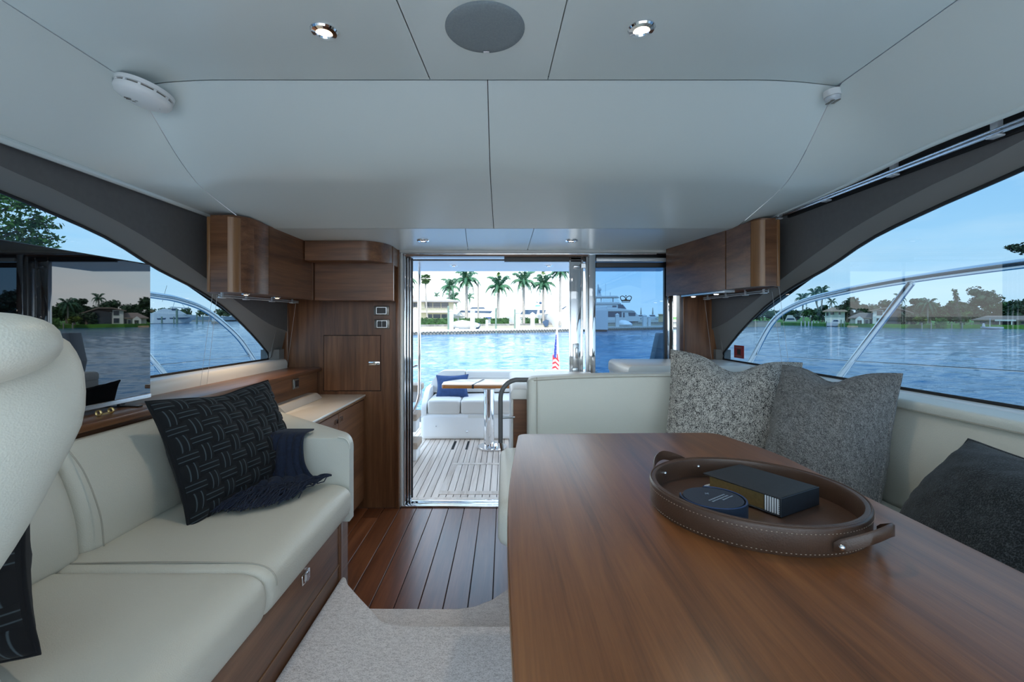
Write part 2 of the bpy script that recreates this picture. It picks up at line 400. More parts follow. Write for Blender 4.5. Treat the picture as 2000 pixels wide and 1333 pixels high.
WTOP = [(-1.3, 1.83), (-.2, 1.845), (.6, 1.845), (1.2, 1.826), (1.45, 1.79), (1.67, 1.755), (1.93, 1.70), (2.17, 1.615), (2.46, 1.535), (2.7, 1.447), (3.0, 1.285), (3.215, 1.142)]
WIN = [(-1.3, 1.90), (.6, 1.905), (1.2, 1.885), (1.444, 1.843), (1.65, 1.815), (2.014, 1.733), (2.443, 1.589), (2.8, 1.45), (3.1, 1.345), (3.37, 1.29)]
ZB = 1.10
for s, xi, xg, nm, side in ((-1, -1.58, -1.65, 'left', 'port'), (1, 1.485, 1.53, 'right', 'starboard')):
    ys = [-1.3+.1*k for k in range(46)]+[3.21, 3.215]; ys = sorted(set(round(y, 4) for y in ys if y <= 3.215))+[3.2151, 3.29, 3.37]
    cols = []
    for y in ys:
        zt = cubic(WTOP, y) if y <= 3.2150 else 1.10
        zi = max(cubic(WIN, y)+(.008 if s > 0 else 0), zt+.03); cham = .7*xi+.3*xg
        cols.append([Vector((xi, y, 1.985)), Vector((xi, y, zi)), Vector((xi+s*.012, y, zi-.012)), Vector((cham+s*.03, y, zt+.012)), Vector((xg, y, zt))])
    mbu = MB().rings([c[:2] for c in cols], caps=False, closed=False)
    mbu.rings([[c[0]+Vector((s*.16, 0, .02)), c[1]+Vector((s*.16, 0, 0))] for c in cols], caps=False, closed=False)
    wall = make('wall_'+nm, mbu, M['suede'], smooth=30); tag(wall, 'dark grey suede wall panel above the %s side window' % side, None, kind='structure')
    make('window_surround', MB().rings([c[1:] for c in cols], caps=False, closed=False), M['suede2'], wall, smooth=50)
    # aft lower corner of the surround and the sill
    ext = thing('window_1' if s < 0 else 'window_2', (xg, 1.0, ZB), 'curved tinted %s side window' % side, None, kind='structure')
    poly = [(-1.3, ZB), (3.215, ZB)]+[(y, cubic(WTOP, y)) for y in reversed(ys) if y <= 3.2150]
    b = MB(); b.add([(xg+s*.004, p[0], p[1]) for p in poly], [tuple(range(len(poly)))]); make('glass', b, M['glass_side'], ext, smooth=0)
    path = [(xg-s*.001, p[0], p[1]) for p in poly]
    make('rubber_seal', MB().tube(path, .007, 6, closed=True), M['rubber'], ext)
    prof = arc2([(xg, ZB-.004), (xi-s*.0, ZB-.008), (xi-s*.012, ZB-.03), (xi-s*.012, 1.028), (xg, 1.028)], [0, .02, .02, 0, 0], 4)
    sill = MB().prism(prof, -1.3, 3.33, axis='y')
    make('window_sill', sill, M['sill'], ext, smooth=40)
    make('corner_post', MB().prism([(xi+s*.014, 3.335), (xi+s*.014, 3.262), (xg, 3.216), (xg+s*.05, 3.216), (xg+s*.05, 3.335)], ZB-.004, 1.165), M['suede2'], ext, smooth=0)
    lower = make('wall_'+nm, MB().box(min(xg, xg+s*.05), max(xg, xg+s*.05), -1.3, 3.37, 0, 1.03), M['white'])
    tag(lower, 'white lower hull side wall behind the %s seating' % side, None, kind='structure')

# --- floor: the lower walnut planks
floor = thing('floor', (-.4, 2.6, 0), 'reddish brown wooden plank floor with dark caulked seams', None, kind='structure')
make('subfloor', MB().box(-1.02, 1.48, 1.5, 3.37, -.05, -.012), M['caulk'], floor)
x = -.408-.117*6; k = 0
plank0 = None
while x < 1.4:
    cuts = {0: [2.7], 1: [3.2, 2.3], 2: [2.2]}.get(k, [])
    for a, b_ in zip([1.5]+sorted(cuts), sorted(cuts)+[3.365]):
        make('plank', MB().rbox(x+.0022, x+.1148, a+.001, b_-.001, -.012, 0, .0012, 1), M['teak_floor'], floor, smooth=0)
    x += .117; k += 1

# --- carpeted upper floor and step
ce = [(-.688, 1.953), (-.668, 1.945), (-.646, 1.90), (-.575, 1.815), (-.502, 1.732), (-.44, 1.660), (-.399, 1.640), (-.30, 1.633), (.04, 1.632), (1.47, 1.632)]
poly = ce+[(1.47, -1.9), (-1.6, -1.9), (-1.6, .78), (-.688, .78)]
up = make('carpet', MB().prism(poly, .0, .28, bev=.012, seg=3), M['carpet'], smooth=50)
tag(up, 'pale grey woven carpet covering the upper cabin floor', 'carpet')
se = [(-.688, 1.97), (-.60, 1.962), (-.45, 1.96), (-.20, 1.958), (-.13, 1.975), (-.06, 2.02), (.036, 2.13), (.12, 2.22)]
st = make('carpeted_step', MB().prism(se+[(.12, 1.62), (-.688, 1.62)], .0, .14, bev=.012, seg=3), M['carpet'], smooth=50)
tag(st, 'lower carpeted step between the wooden floor and the upper carpet', 'step')

# --- aft wall, port part
aft = make('wall_aft', MB().box(-1.66, -.765, 3.37, 3.44, 0, 1.90), M['walnut_z']); tag(aft, 'walnut bulkhead beside the cockpit door', None, kind='structure')
make('hatch_gap', MB().box(-1.322, -.902, 3.3685, 3.372, .854, 1.264), M['dark'], aft)
hd = make('hatch_door', MB().rbox(-1.318, -.906, 3.365, 3.371, .858, 1.260, .002, 1), M['walnut_z'], aft)
make('latch', MB().rbox(-.990, -.908, 3.3575, 3.3655, 1.045, 1.072, .003, 2).box(-.955, -.94, 3.352, 3.358, 1.05, 1.067), M['chrome'], hd)
make('corner_strip', MB().rbox(-.79, -.764, 3.345, 3.372, 0, 1.885, .004, 2), M['walnut_z'], aft)
make('corner_strip', MB().rbox(-1.62, -1.575, 3.355, 3.372, .83, 1.50, .004, 2), M['walnut_z'], aft)
aft2 = make('wall_aft', MB().box(1.285, 1.55, 3.30, 3.44, 0, 1.90), M['walnut_z']); tag(aft2, 'narrow walnut pillar between the aft pane and the starboard window', None, kind='structure')
make('edge_strip', MB().rbox(1.275, 1.292, 3.293, 3.42, .9, 1.88, .004, 2), M['walnut_z'], aft2)
low = make('wall_aft', MB().box(.63, 1.3, 3.40, 3.46, -.02, .78), M['white']); tag(low, 'white lower bulkhead under the fixed aft pane', None, kind='structure')
fw = make('wall_front', MB().box(-1.66, 1.55, -2.0, -1.9, 0, 1.12), M['suede2']); tag(fw, 'low dashboard bulkhead under the windscreen', None, kind='structure')
fd = make('trim_2', MB().box(-1.9, 1.8, -8.0, -2.0, 1.0, 1.1), M['white']); tag(fd, 'unseen white foredeck added ahead of the cabin to bounce light', None, kind='structure')  # out of view, added so its white top bounces daylight onto the ceiling

def switch(loc, wdt, h, rows, label, axis='y', dark=True):
    t = thing('switch_plate', loc, label, 'switch plate', 'switch plates')
    x, y, z = loc
    if axis == 'y':
        make('plate', MB().rbox(x-wdt/2, x+wdt/2, y-.008, y, z, z+h, .004, 2), M['plate'], t)
        a, c = (wdt*.30, h*.31)
        make('insert_frame', MB().rbox(x-a-.006, x+a+.006, y-.011, y-.006, z+h/2-c-.006, z+h/2+c+.006, .002, 1), M['steel'], t)
        n = rows
        for i in range(n):
            x0 = x-a+2*a*i/n; make('rocker', MB().rbox(x0+.001, x0+2*a/n-.001, y-.014, y-.009, z+h/2-c, z+h/2+c, .002, 1), M['black'], t)
    else:
        make('plate', MB().rbox(x, x+.008, y-wdt/2, y+wdt/2, z, z+h, .004, 2), M['plate'], t)
        a, c = wdt*.33, h*.30
        make('insert_frame', MB().rbox(x+.006, x+.011, y-a-.005, y+a+.005, z+h/2-c-.005, z+h/2+c+.005, .002, 1), M['steel'], t)
        for i in range(rows):
            y0 = y-a+2*a*i/rows; make('rocker', MB().rbox(x+.009, x+.013, y0+.001, y0+2*a/rows-.001, z+h/2-c, z+h/2+c, .002, 1), M['black'], t)
switch((-.897, 3.37, 1.408), .112, .070, 1, 'upper taupe switch plate with one wide black insert, on the walnut bulkhead')
switch((-.893, 3.37, 1.310), .112, .070, 2, 'lower taupe switch plate with two small rockers, on the walnut bulkhead')

# --- cockpit door and fixed pane
D = 3.42
door = thing('door_1', (-.1, D, 0), 'open sliding cockpit door in a polished steel frame', None, kind='structure')
make('jamb', MB().rbox(-.765, -.748, D-.04, D+.05, .0, 1.872, .003, 2), M['sill'], door)
make('jamb', MB().rbox(-.745, -.728, D-.02, D+.05, .0, 1.86, .005, 2).rbox(-.722, -.712, D, D+.05, 0, 1.86, .003, 2).rbox(-.706, -.697, D+.02, D+.05, 0, 1.86, .003, 2), M['chrome'], door)
make('jamb_groove', MB().box(-.728, -.697, D+.03, D+.045, 0, 1.86), M['black'], door)
make('leaf_edge', MB().box(-.697, -.688, D+.04, D+.055, .04, 1.84), M['rubber'], door)
make('header', MB().rbox(-.765, 1.29, D-.06, D+.05, 1.868, 1.895, .003, 2), M['sill'], door)
make('header_rail', MB().rbox(-.75, 1.29, D-.035, D+.01, 1.856, 1.868, .003, 2), M['chrome'], door)
make('header_board', MB().box(-.745, .62, D-.02, D+.05, 1.846, 1.856), M['walnut_x'], door)
make('track', MB().box(-.70, .62, D+.02, D+.04, 1.818, 1.829).box(-.0, .62, D+.03, D+.06, 1.812, 1.846), M['black'], door)
make('sill_track', MB().rbox(-.76, .66, D-.045, D-.02, -.02, .012, .004, 2).rbox(-.76, .66, D+.0, D+.02, -.02, .006, .003, 2).rbox(-.76, .66, D+.05, D+.08, -.02, .012, .004, 2).box(-.76, .66, D-.03, D+.08, -.02, -.004), M['chrome'], door)
leaf = make('door_leaf', MB().rbox(.485, .497, D+.02, D+.05, .01, 1.845, .003, 2).rbox(.497, .575, D+.03, D+.045, .01, 1.845, .003, 2).rbox(.575, .59, D+.02, D+.05, .01, 1.845, .003, 2), M['chrome'], door)
make('lock', MB().rbox(.512, .558, D+.016, D+.034, .965, 1.20, .006, 2).rbox(.506, .55, D+.010, D+.03, .965, 1.02, .006, 2).rbox(.53, .55, D+.0, D+.02, 1.09, 1.17, .005, 2), M['steel'], leaf)
make('catch', MB().rbox(.515, .565, D+.012, D+.032, 1.765, 1.785, .005, 2).rbox(.57, .61, D+.01, D+.03, 1.76, 1.80, .004, 1), M['steel'], leaf)
make('post', MB().rbox(.605, .624, D-.01, D+.05, .0, 1.85, .004, 2), M['steel'], door)
make('post', MB().rbox(.624, .672, D-.03, D+.03, .0, 1.88, .004, 2), M['chrome'], door)
w3 = thing('window_3', (.95, D, .78), 'fixed tinted aft pane beside the door', None, kind='structure')
b = MB(); b.add([(.672, D+.015, .78), (1.215, D+.015, .78), (1.215, D+.015, 1.86), (.672, D+.015, 1.86)], [(0, 1, 2, 3)]); make('glass', b, M['glass_aft'], w3, smooth=0)
make('seal', MB().box(.672, .677, D, D+.02, .78, 1.85), M['rubber'], w3)
make('frame', MB().rbox(1.205, 1.225, D-.02, D+.04, .78, 1.87, .003, 2).rbox(1.243, 1.252, D-.01, D+.03, .78, 1.87, .003, 2), M['chrome'], w3)
make('frame_dark', MB().box(1.225, 1.243, D-.01, D+.03, .78, 1.87).box(1.188, 1.205, D, D+.03, .78, 1.87), M['black'], w3)
bl = make('blind_cassette', MB().rbox(.675, 1.30, D-.03, D+.0, 1.815, 1.856, .004, 2).rbox(.675, 1.30, D-.022, D-.002, 1.762, 1.80, .003, 1), M['black'], w3)
make('blind_bar', MB().rbox(.675, 1.30, D-.04, D-.018, 1.803, 1.832, .006, 2), M['blind'], bl)
# crown emblem on the pane
mb = MB(); cx, cz, u = .905, 1.537, .00385
def E2(px, py): return (cx+(px-1222.2)*u, cz-(py-583)*u)
def flat(poly, y=D+.009): mb.prism(poly, y, y+.003, axis='y')
def band(pts, wd):
    p = [Vector(q) for q in pts]
    for a, c in zip(p[:-1], p[1:]):
        t = (c-a).normalized(); n = Vector((-t.y, t.x))*wd/2; flat([tuple(a-n-t*wd*.2), tuple(c-n+t*wd*.2), tuple(c+n+t*wd*.2), tuple(a+n-t*wd*.2)])
lob = [(1222.2, 583.5), (1219.5, 580.2), (1216, 578.6), (1213, 579), (1211.4, 581), (1212, 584), (1214, 587.5), (1215, 589)]
band([E2(*p) for p in lob], .0052); band([E2(2*1222.2-p[0], p[1]) for p in lob], .0052)
flat([E2(1214.5, 588.8), E2(1230, 588.8), E2(1229.8, 586), E2(1225.5, 586), E2(1222.2, 582.8), E2(1219, 586), E2(1214.6, 586)])
flat([E2(1214.4, 591.2), E2(1230, 591.2), E2(1230, 590), E2(1214.4, 590)]); flat([E2(1221.2, 579.5), E2(1223.2, 579.5), E2(1223.2, 577.3), E2(1221.2, 577.3)])
make('crown_emblem', mb, M['black'], w3, smooth=0)

# ================================================================== CEILING FITTINGS
def downlight(name, loc, r, label, cat='ceiling light', group=None, lens='lamp', power=0, ring='chrome', outdoor=False):
    t = thing(name, loc, label, cat, group)
    x, y, z = loc
    prof = [(r*.52, z-.002), (r*.60, z-.010), (r*.9, z-.008), (r, z-.003), (r, z+.001)]
    make('bezel', MB().rings([[(x+q*math.cos(2*PI*k/32), y+q*math.sin(2*PI*k/32), zz) for k in range(32)] for q, zz in prof], caps=False), M[ring], t)
    make('lens', MB().ell((x, y, z-.003), (r*.55, r*.55, .004), 20, 8), M[lens], t)
    if power:
        ld = bpy.data.lights.new('spot', 'SPOT'); ld.energy = power; ld.color = (1, .80, .58); ld.spot_size = 2.2; ld.spot_blend = 1; ld.shadow_soft_size = r*.6
        lo = bpy.data.objects.new('bulb', ld); COL.objects.link(lo); lo.parent = t; lo.location = (0, 0, -.02)
    return t
zz = zc_at(-.536, 1.371)
downlight('downlight', (-.536, 1.371, zz), .040, 'lit round chrome downlight in the ceiling left of the speaker', power=5)
downlight('downlight', (.405, 1.36, zz), .040, 'lit round chrome downlight in the ceiling right of the speaker', power=5)
downlight('downlight', (-.523, 2.97, 1.885), .040, 'small lit downlight above the left part of the door', lens='lampw', power=3)
downlight('downlight', (.432, 2.97, 1.885), .040, 'small lit downlight above the right part of the door', lens='lampw', power=3)
t = thing('ceiling_speaker', (-.057, 1.36, 2.222), 'large round grey ceiling speaker in the centre panel', 'speaker')
z0 = zc_at(-.057, 1.36)
make('grille', MB().lathe([(.001, z0-.012), (.09, z0-.011), (.112, z0-.008), (.117, z0-.003), (.117, z0+.002), (.001, z0+.002)], 48, (-.057, 1.36, 0)), M['speaker'], t, smooth=50)
make('badge', MB().rbox(-.067, -.047, 1.455, 1.463, z0-.0135, z0-.009, .001, 1), M['steel'], t)
# smoke detector and sensor, hung in the corners where three panels meet
R = Matrix.Translation((-1.27, 1.632, 2.182)) @ Matrix.Rotation(-.10, 4, 'X') @ Matrix.Rotation(.22, 4, 'Y')
t = thing('smoke_detector', (-1.27, 1.632, 2.18), 'round white smoke detector in the left ceiling corner', 'smoke detector')
make('base', MB().lathe([(.001, 0), (.088, 0), (.088, -.014), (.08, -.016), (.001, -.016)], 40, M=R), M['whitep'], t)
make('vent_ring', MB().lathe([(.001, -.015), (.081, -.015), (.081, -.024), (.001, -.024)], 40, M=R), M['plate'], t)
make('cover', MB().lathe([(.001, -.022), (.086, -.022), (.087, -.032), (.080, -.044), (.055, -.054), (.001, -.057)], 40, M=R), M['whitep'], t, smooth=50)
mb = MB()
for a in range(12): mb.box(.079, .087, -.004, .004, -.024, -.015, R @ Matrix.Rotation(a*PI/6, 4, 'Z'))
make('rib', mb, M['whitep'], t)['kind'] = 'stuff'
mb = MB(); [mb.box(.030, .052, .02-.009*i, .023-.009*i, -.054, -.0515, R) for i in range(1)]
for i, (a, c, d) in enumerate(((-.045, .02, .024), (-.045, .011, .018), (-.03, .002, .012), (-.012, .012, .01))): mb.box(a, a+d, -c-.0018, -c+.0018, -.0570, -.0535, R)
make('print', mb, M['plate'], t)['kind'] = 'stuff'
R = Matrix.Translation((1.172, 1.65, 2.184)) @ Matrix.Rotation(-.12, 4, 'Y')
t = thing('ceiling_sensor', (1.172, 1.65, 2.184), 'small white cylindrical sensor in the right ceiling corner', 'sensor')
make('base', MB().lathe([(.001, 0), (.027, 0), (.027, -.022), (.001, -.022)], 24, M=R), M['whitep'], t)
make('cage', MB().lathe([(.001, -.022), (.024, -.023), (.024, -.034), (.018, -.040), (.001, -.040)], 24, M=R), M['blind'], t)
make('slot', MB().box(-.016, -.004, -.017, .017, -.0415, -.039, R).box(.004, .016, -.017, .017, -.0415, -.039, R), M['plate'], t)

# ================================================================== PORT SIDE
# --- shelf
sh = thing('wall_shelf', (-1.46, 2.1, .85), 'long walnut shelf under the left side window', 'shelf')
make('shelf_top', MB().prism(arc2([(-1.592, .82), (-1.335, .82), (-1.335, 3.365), (-1.592, 3.365)], [0, .02, .0, 0]), 1.003, 1.028, bev=.004), M['walnut_y'], sh)
make('fascia', MB().box(-1.40, -1.366, .82, 3.365, .80, 1.003), M['walnut_y'], sh)
switch((-1.366, 2.215, .915), .115, .072, 4, 'taupe socket plate on the shelf fascia behind the woven pillow', 'x')
switch((-1.366, 3.01, .922), .085, .066, 1, 'small taupe socket plate on the shelf fascia near the bulkhead', 'x')
# --- television
m, nt, b = newmat('tv_screen'); setp(b, base=(.004, .004, .005), rough=.012, ior=1.75)
M['screen'] = m
tv = thing('television', (-1.47, 1.44, 1.028), 'flat black television with glossy screen standing on the left shelf', 'television')
make('body', MB().rbox(-1.492, -1.462, .96, 1.905, 1.043, 1.595, .004, 2), M['black'], tv)
make('screen', MB().box(-1.4625, -1.4600, .965, 1.900, 1.062, 1.590), M['screen'], tv, smooth=0)
make('chin', MB().rbox(-1.464, -1.4585, .96, 1.905, 1.043, 1.062, .002, 1), M['steel'], tv)
for y in (1.10, 1.775): make('foot', MB().rbox(-1.55, -1.40, y-.012, y+.012, 1.028, 1.034, .002, 1).rbox(-1.485, -1.470, y-.012, y+.012, 1.03, 1.06, .002, 1), M['black'], tv)
t = thing('shelf_catch', (-1.40, 1.60, 1.028), 'small gilt double catch on the shelf below the television', 'catch')
make('knob', MB().tube([(-1.40+.009*math.cos(a), 1.59, 1.040+.009*math.sin(a)) for a in [k*PI/6 for k in range(12)]], .0035, 6, closed=True), M['gold'], t)
make('knob', MB().tube([(-1.40+.009*math.cos(a), 1.64, 1.040+.009*math.sin(a)) for a in [k*PI/6 for k in range(12)]], .0035, 6, closed=True).box(-1.402, -1.398, 1.59, 1.64, 1.03, 1.036), M['gold'], t)

# --- sofa
sofa = thing('sofa', (-1.0, 1.4, 0), 'cream leather sofa with walnut base along the left side', 'sofa')
make('base', MB().box(-1.34, -.692, .80, 1.925, .0, .54), M['walnut_y'], sofa)
make('plinth_line', MB().box(-.695, -.689, .80, 1.925, .338, .342), M['edge_band'], sofa)
make('end_post', MB().rbox(-.72, -.686, 1.925, 1.96, 0, .545, .005, 2), M['walnut_z'], sofa)
lt = make('latch', MB().rbox(-.692, -.684, 1.565, 1.625, .455, .49, .003, 2).box(-.685, -.678, 1.585, 1.605, .46, .485), M['chrome'], sofa)
CPROF = []
def cushion(name, x0, x1, y0, y1, z0, z1, rF, par, mat):
    # seat cushion: a profile across X with a big rolled front edge, swept along Y and crowned
    prof = arc2([(x0, z0), (x1-.03, z0), (x1, z0+.05), (x1-.012, z1), (x0, z1)], [.01, .03, .05, rF, .02], 7)
    rs = []
    n = 26
    for k in range(n+1):
        t = (1-math.cos(PI*k/n))/2; e = min(t, 1-t)*(y1-y0); q = 1 if e > .03 else math.sqrt(max(0, 1-(1-e/.03)**2))
        y = y0+(y1-y0)*t
        cxx, czz = (x0+x1)/2, (z0+z1)/2
        crown = .016*math.sin(PI*t)**.7 if 0 < t < 1 else 0
        rs.append([Vector((cxx+(p[0]-cxx)*(1-.10*(1-q)), y, czz+(p[1]-czz)*(1-.16*(1-q))+(crown*max(0, math.sin(PI*(p[0]-x0)/(x1-x0))) if p[1] > z1-.06 else 0))) for p in prof])
    CPROF.append([(p[0], p[1]+(.016*max(0, math.sin(PI*(p[0]-x0)/(x1-x0)))*.35 if p[1] > z1-.06 else 0)) for p in prof])
    return make(name, MB().rings(rs), mat, par, smooth=60)
for a, b_ in ((.80, 1.268), (1.270, 1.965)):
    c = cushion('seat_cushion', -1.27, -.640, a, b_, .525, .668, .085, sofa, M['leather'])
pip = sorted([(p[0]+.0005, 1.304, p[1]+.0005) for p in CPROF[1] if p[1] > .60 and p[0] > -1.26], key=lambda p: (p[0]-p[2]))
pip = [(-1.25, 1.304, .669)]+[(x, 1.304, .668+.016*.35*math.sin(PI*(x+1.27)/.63)+.0005) for x in (-1.1, -1.0, -.9, -.8)]+[p for p in pip if p[0] > -.74]
make('piping', MB().tube(pip, .0022, 6), M['stitch'], sofa)
def backc(y0, y1, zt):
    rs = []
    prof = arc2([(-1.36, .66), (-1.225, .655), (-1.245, .80), (-1.318, .985), (-1.36, .985)], [0, .03, .15, .035, .01], 7)
    n = 26
    for k in range(n+1):
        t = (1-math.cos(PI*k/n))/2; y = y0+(y1-y0)*t; e = min(t, 1-t)*(y1-y0); q = 1 if e > .05 else math.sqrt(max(0, 1-(1-e/.05)**2))
        pf = .028*math.sin(PI*t)**.6 if 0 < t < 1 else 0
        drop = .05*max(0, (t-.88)/.12)**2*(1 if zt else 0)
        rs.append([Vector((p[0]+(pf*math.sin(PI*min(1, max(0, (p[1]-.66)/.32)))-.035*(1-q) if p[0] > -1.34 else 0), y, p[1]-drop*(p[1]-.66)/.33)) for p in prof])
    return make('back_cushion', MB().rings(rs), M['leather'], sofa, smooth=60)
backc(.80, 1.355, 0); backc(1.358, 2.06, 1)
make('piping', MB().tube(spline([(-1.203, 1.385, .68), (-1.216, 1.385, .78), (-1.262, 1.385, .90), (-1.315, 1.385, .975)], 20), .0022, 6), M['stitch'], sofa)
apoly = arc2([(-.664, 1.967), (-.664, 2.03), (-1.335, 2.64), (-1.335, 1.967)], [.012, .02, 0, 0], 3)
am = MB(); b = bmesh.new()
# arm: near face with a rounded upper front corner, thickened into a wedge behind
face = arc2([(-1.335, .50), (-.664, .50), (-.664, .862), (-1.335, .862)], [0, .0, .05, 0], 8)
def back_of(p): return 2.03+(-.664-p[0])/.671*.61
am.rings([[Vector((p[0]+.0, 1.975, p[1]-(.006 if p[1] > .8 else 0))) for p in face], [Vector((p[0], 1.967+.0, p[1])) for p in face][:0] or [Vector((p[0], 1.984, p[1])) for p in face], [Vector((p[0], back_of(p)-.008, p[1])) for p in face], [Vector((p[0], back_of(p), p[1]-(.006 if p[1] > .8 else 0))) for p in face]])
make('arm', am, M['leather2'], sofa, smooth=50)
make('piping', MB().tube([(p[0]+.002, 1.972, p[1]+.001) for p in face if p[0] > -.75 and p[1] > .52], .0035, 6), M['leather2'], sofa)
make('back_panel', MB().prism([(-.70, 2.06), (-1.33, 2.63), (-1.33, 1.98), (-.70, 1.98)], 0.0, .50), M['walnut_y'], sofa)

# --- sideboard
sb = thing('sideboard', (-1.2, 2.9, 0), 'low walnut sideboard with white worktop against the bulkhead', 'sideboard')
make('body', MB().prism([(-1.365, 3.362), (-1.032, 3.362), (-1.032, 2.45), (-1.365, 2.70)], .06, .805), M['walnut_z'], sb)
make('toe_kick', MB().prism([(-1.365, 3.362), (-1.08, 3.362), (-1.08, 2.55), (-1.365, 2.70)], 0, .06), M['dark'], sb)
make('worktop', MB().prism([(-1.365, 3.364), (-1.012, 3.364), (-1.012, 2.36), (-1.365, 2.70)], .818, .832, bev=.003), M['worktop'], sb)
make('edge_strip', MB().prism([(-1.365, 3.362), (-1.018, 3.362), (-1.018, 2.37), (-1.365, 2.69)], .803, .818), M['edge_band'], sb)
for a, b_, hy in ((2.825, 3.335, 2.862), (2.40, 2.821, 2.783)):
    d = make('door', MB().rbox(-1.032, -1.016, a, b_, .085, .797, .002, 1), M['walnut_y'], sb)
    make('handle', MB().rbox(-1.017, -1.010, hy-.026, hy+.026, .742, .772, .002, 1).box(-1.011, -1.004, hy-.024, hy-.006, .747, .768), M['chrome'], d)
    make('handle_recess', MB().box(-1.0105, -1.0092, hy-.004, hy+.016, .748, .766), M['dark'], d)
bo = make('fiddle_rail', MB().prism(arc2([(-1.365, .832), (-1.262, .832), (-1.275, .845), (-1.30, .868), (-1.365, .868)], [0, .004, .01, .01, 0], 3), 2.66, 3.20, axis='y', bev=.006), M['bolster'], sb)

# --- left overhead cabinet
ZC0, ZC1 = 1.508, 1.888
cab = thing('overhead_cabinet', (-1.4, 2.7, ZC0), 'walnut overhead cabinet with rounded corner above the left window', 'cabinet')
make('body', MB().prism([(-1.49, 2.335), (-1.372, 2.335), (-1.325, 2.40), (-1.306, 2.56), (-1.30, 3.11), (-1.575, 3.11), (-1.575, 2.45), (-1.49, 2.45)], ZC0+.004, ZC1+.012), M['walnut_y'], cab)
make('end_panel', MB().prism([(-1.482, 2.34), (-1.482, 2.322), (-1.394, 2.320), (-1.394, 2.34)], ZC0, ZC1), M['walnut_x'], cab)
make('end_strip', MB().rbox(-1.498, -1.482, 2.318, 2.345, ZC0, ZC1, .003, 2), M['edge_band'], cab)
co = [(-1.394, 2.320), (-1.376, 2.323), (-1.362, 2.334), (-1.354, 2.352), (-1.350, 2.372)]
make('corner_post', MB().prism(co+[(-1.368, 2.376), (-1.372, 2.356), (-1.394, 2.338)], ZC0, ZC1), M['edge_band'], cab, smooth=50)
d1 = [(-1.3495, 2.374)]+[(-1.3495+.0525*(1-(1-t)**1.8), 2.374+.163*t) for t in (.25, .5, .75, 1)]
make('door', MB().prism(d1+[(p[0]-.018, p[1]) for p in reversed(d1)], ZC0, ZC1), M['walnut_y'], cab, smooth=50)
make('door', MB().prism([(-1.297, 2.5425), (-1.291, 3.085), (-1.309, 3.085), (-1.315, 2.5425)], ZC0, ZC1), M['walnut_y'], cab)
make('door_gap', MB().box(-1.312, -1.302, 2.5365, 2.544, ZC0+.002, ZC1-.002), M['dark'], cab)
make('end_strip', MB().rbox(-1.306, -1.287, 3.087, 3.112, ZC0, ZC1, .002, 1), M['walnut_z'], cab)
for i, (x, y) in enumerate(((-1.385, 2.47), (-1.38, 2.80))):
    lb = make('cabinet_light', MB().lathe([(.001, ZC0-.006), (.020, ZC0-.006), (.024, ZC0), (.001, ZC0)], 20, (x, y, 0)), M['steel'], cab)
    make('lens', MB().lathe([(.001, ZC0-.008), (.009, ZC0-.0075), (.011, ZC0-.006), (.001, ZC0-.006)], 16, (x, y, 0)), M['lamp'], lb)
    ld = bpy.data.lights.new('spot', 'SPOT'); ld.energy = 2.6; ld.color = (1, .72, .45); ld.spot_size = 1.9; ld.spot_blend = .8; ld.shadow_soft_size = .015
    lo = bpy.data.objects.new('bulb', ld); COL.objects.link(lo); lo.parent = cab; lo.location = (x+1.4, y-2.7, -.012)
# --- aft overhead cabinet and rounded box
ac = thing('overhead_cabinet', (-1.02, 3.2, 1.505), 'walnut overhead locker on the bulkhead left of the door', 'cabinet')
make('front_panel', MB().rbox(-1.286, -.752, 3.12, 3.138, 1.505, 1.76, .002, 1), M['walnut_x'], ac)
make('body', MB().box(-1.286, -.790, 3.138, 3.366, 1.508, 1.76), M['walnut_x'], ac)
bp = [(-1.286, 3.366), (-1.286, 2.97), (-.93, 2.97)]+[(-.93+.155*math.sin(a), 3.19-.22*math.cos(a)) for a in [k*PI/2/10 for k in range(1, 11)]]+[(-.775, 3.366)]
make('rounded_box', MB().prism(bp, 1.757, 1.884), M['walnut_x'], ac, smooth=40)
make('box_edge', MB().rbox(-.778, -.771, 3.19, 3.366, 1.757, 1.884, .002, 1), M['walnut_z'], ac)

# --- right overhead cabinet
Z0, Z1 = 1.545, 1.892
cab = thing('overhead_cabinet', (1.3, 2.85, Z0), 'walnut overhead cabinet with rounded corner above the right window', 'cabinet')
fr = [(1.330, 2.425), (1.312, 2.45), (1.300, 2.50), (1.290, 2.56), (1.275, 2.655), (1.2185, 3.0), (1.165, 3.32)]
make('body', MB().prism([(p[0]+.014, p[1]+.006) for p in fr]+[(1.478, 3.32), (1.478, 2.52), (1.425, 2.45), (1.425, 2.42), (1.36, 2.42)], Z0+.004, Z1+.012), M['walnut_y'], cab)
make('end_panel', MB().prism([(1.362, 2.405), (1.420, 2.402), (1.420, 2.42), (1.362, 2.424)], Z0, Z1), M['walnut_x'], cab)
make('end_strip', MB().rbox(1.420, 1.436, 2.398, 2.425, Z0-.002, Z1, .003, 2), M['edge_band'], cab)
co = [(1.362, 2.405), (1.346, 2.408), (1.332, 2.418), (1.320, 2.434), (1.312, 2.452)]
make('corner_post', MB().prism(co+[(1.328, 2.460), (1.340, 2.432), (1.362, 2.424)], Z0, Z1), M['edge_band'], cab, smooth=50)
d1 = [(1.3115, 2.454), (1.301, 2.495), (1.290, 2.56), (1.2760, 2.650)]
make('door', MB().prism(d1+[(p[0]+.018, p[1]+.004) for p in reversed(d1)], Z0, Z1), M['walnut_y'], cab, smooth=50)
make('door_gap', MB().box(1.2795, 1.288, 2.647, 2.661, Z0+.002, Z1-.002), M['dark'], cab)
d2 = [(1.2742, 2.658), (1.2185, 3.0), (1.165, 3.32)]
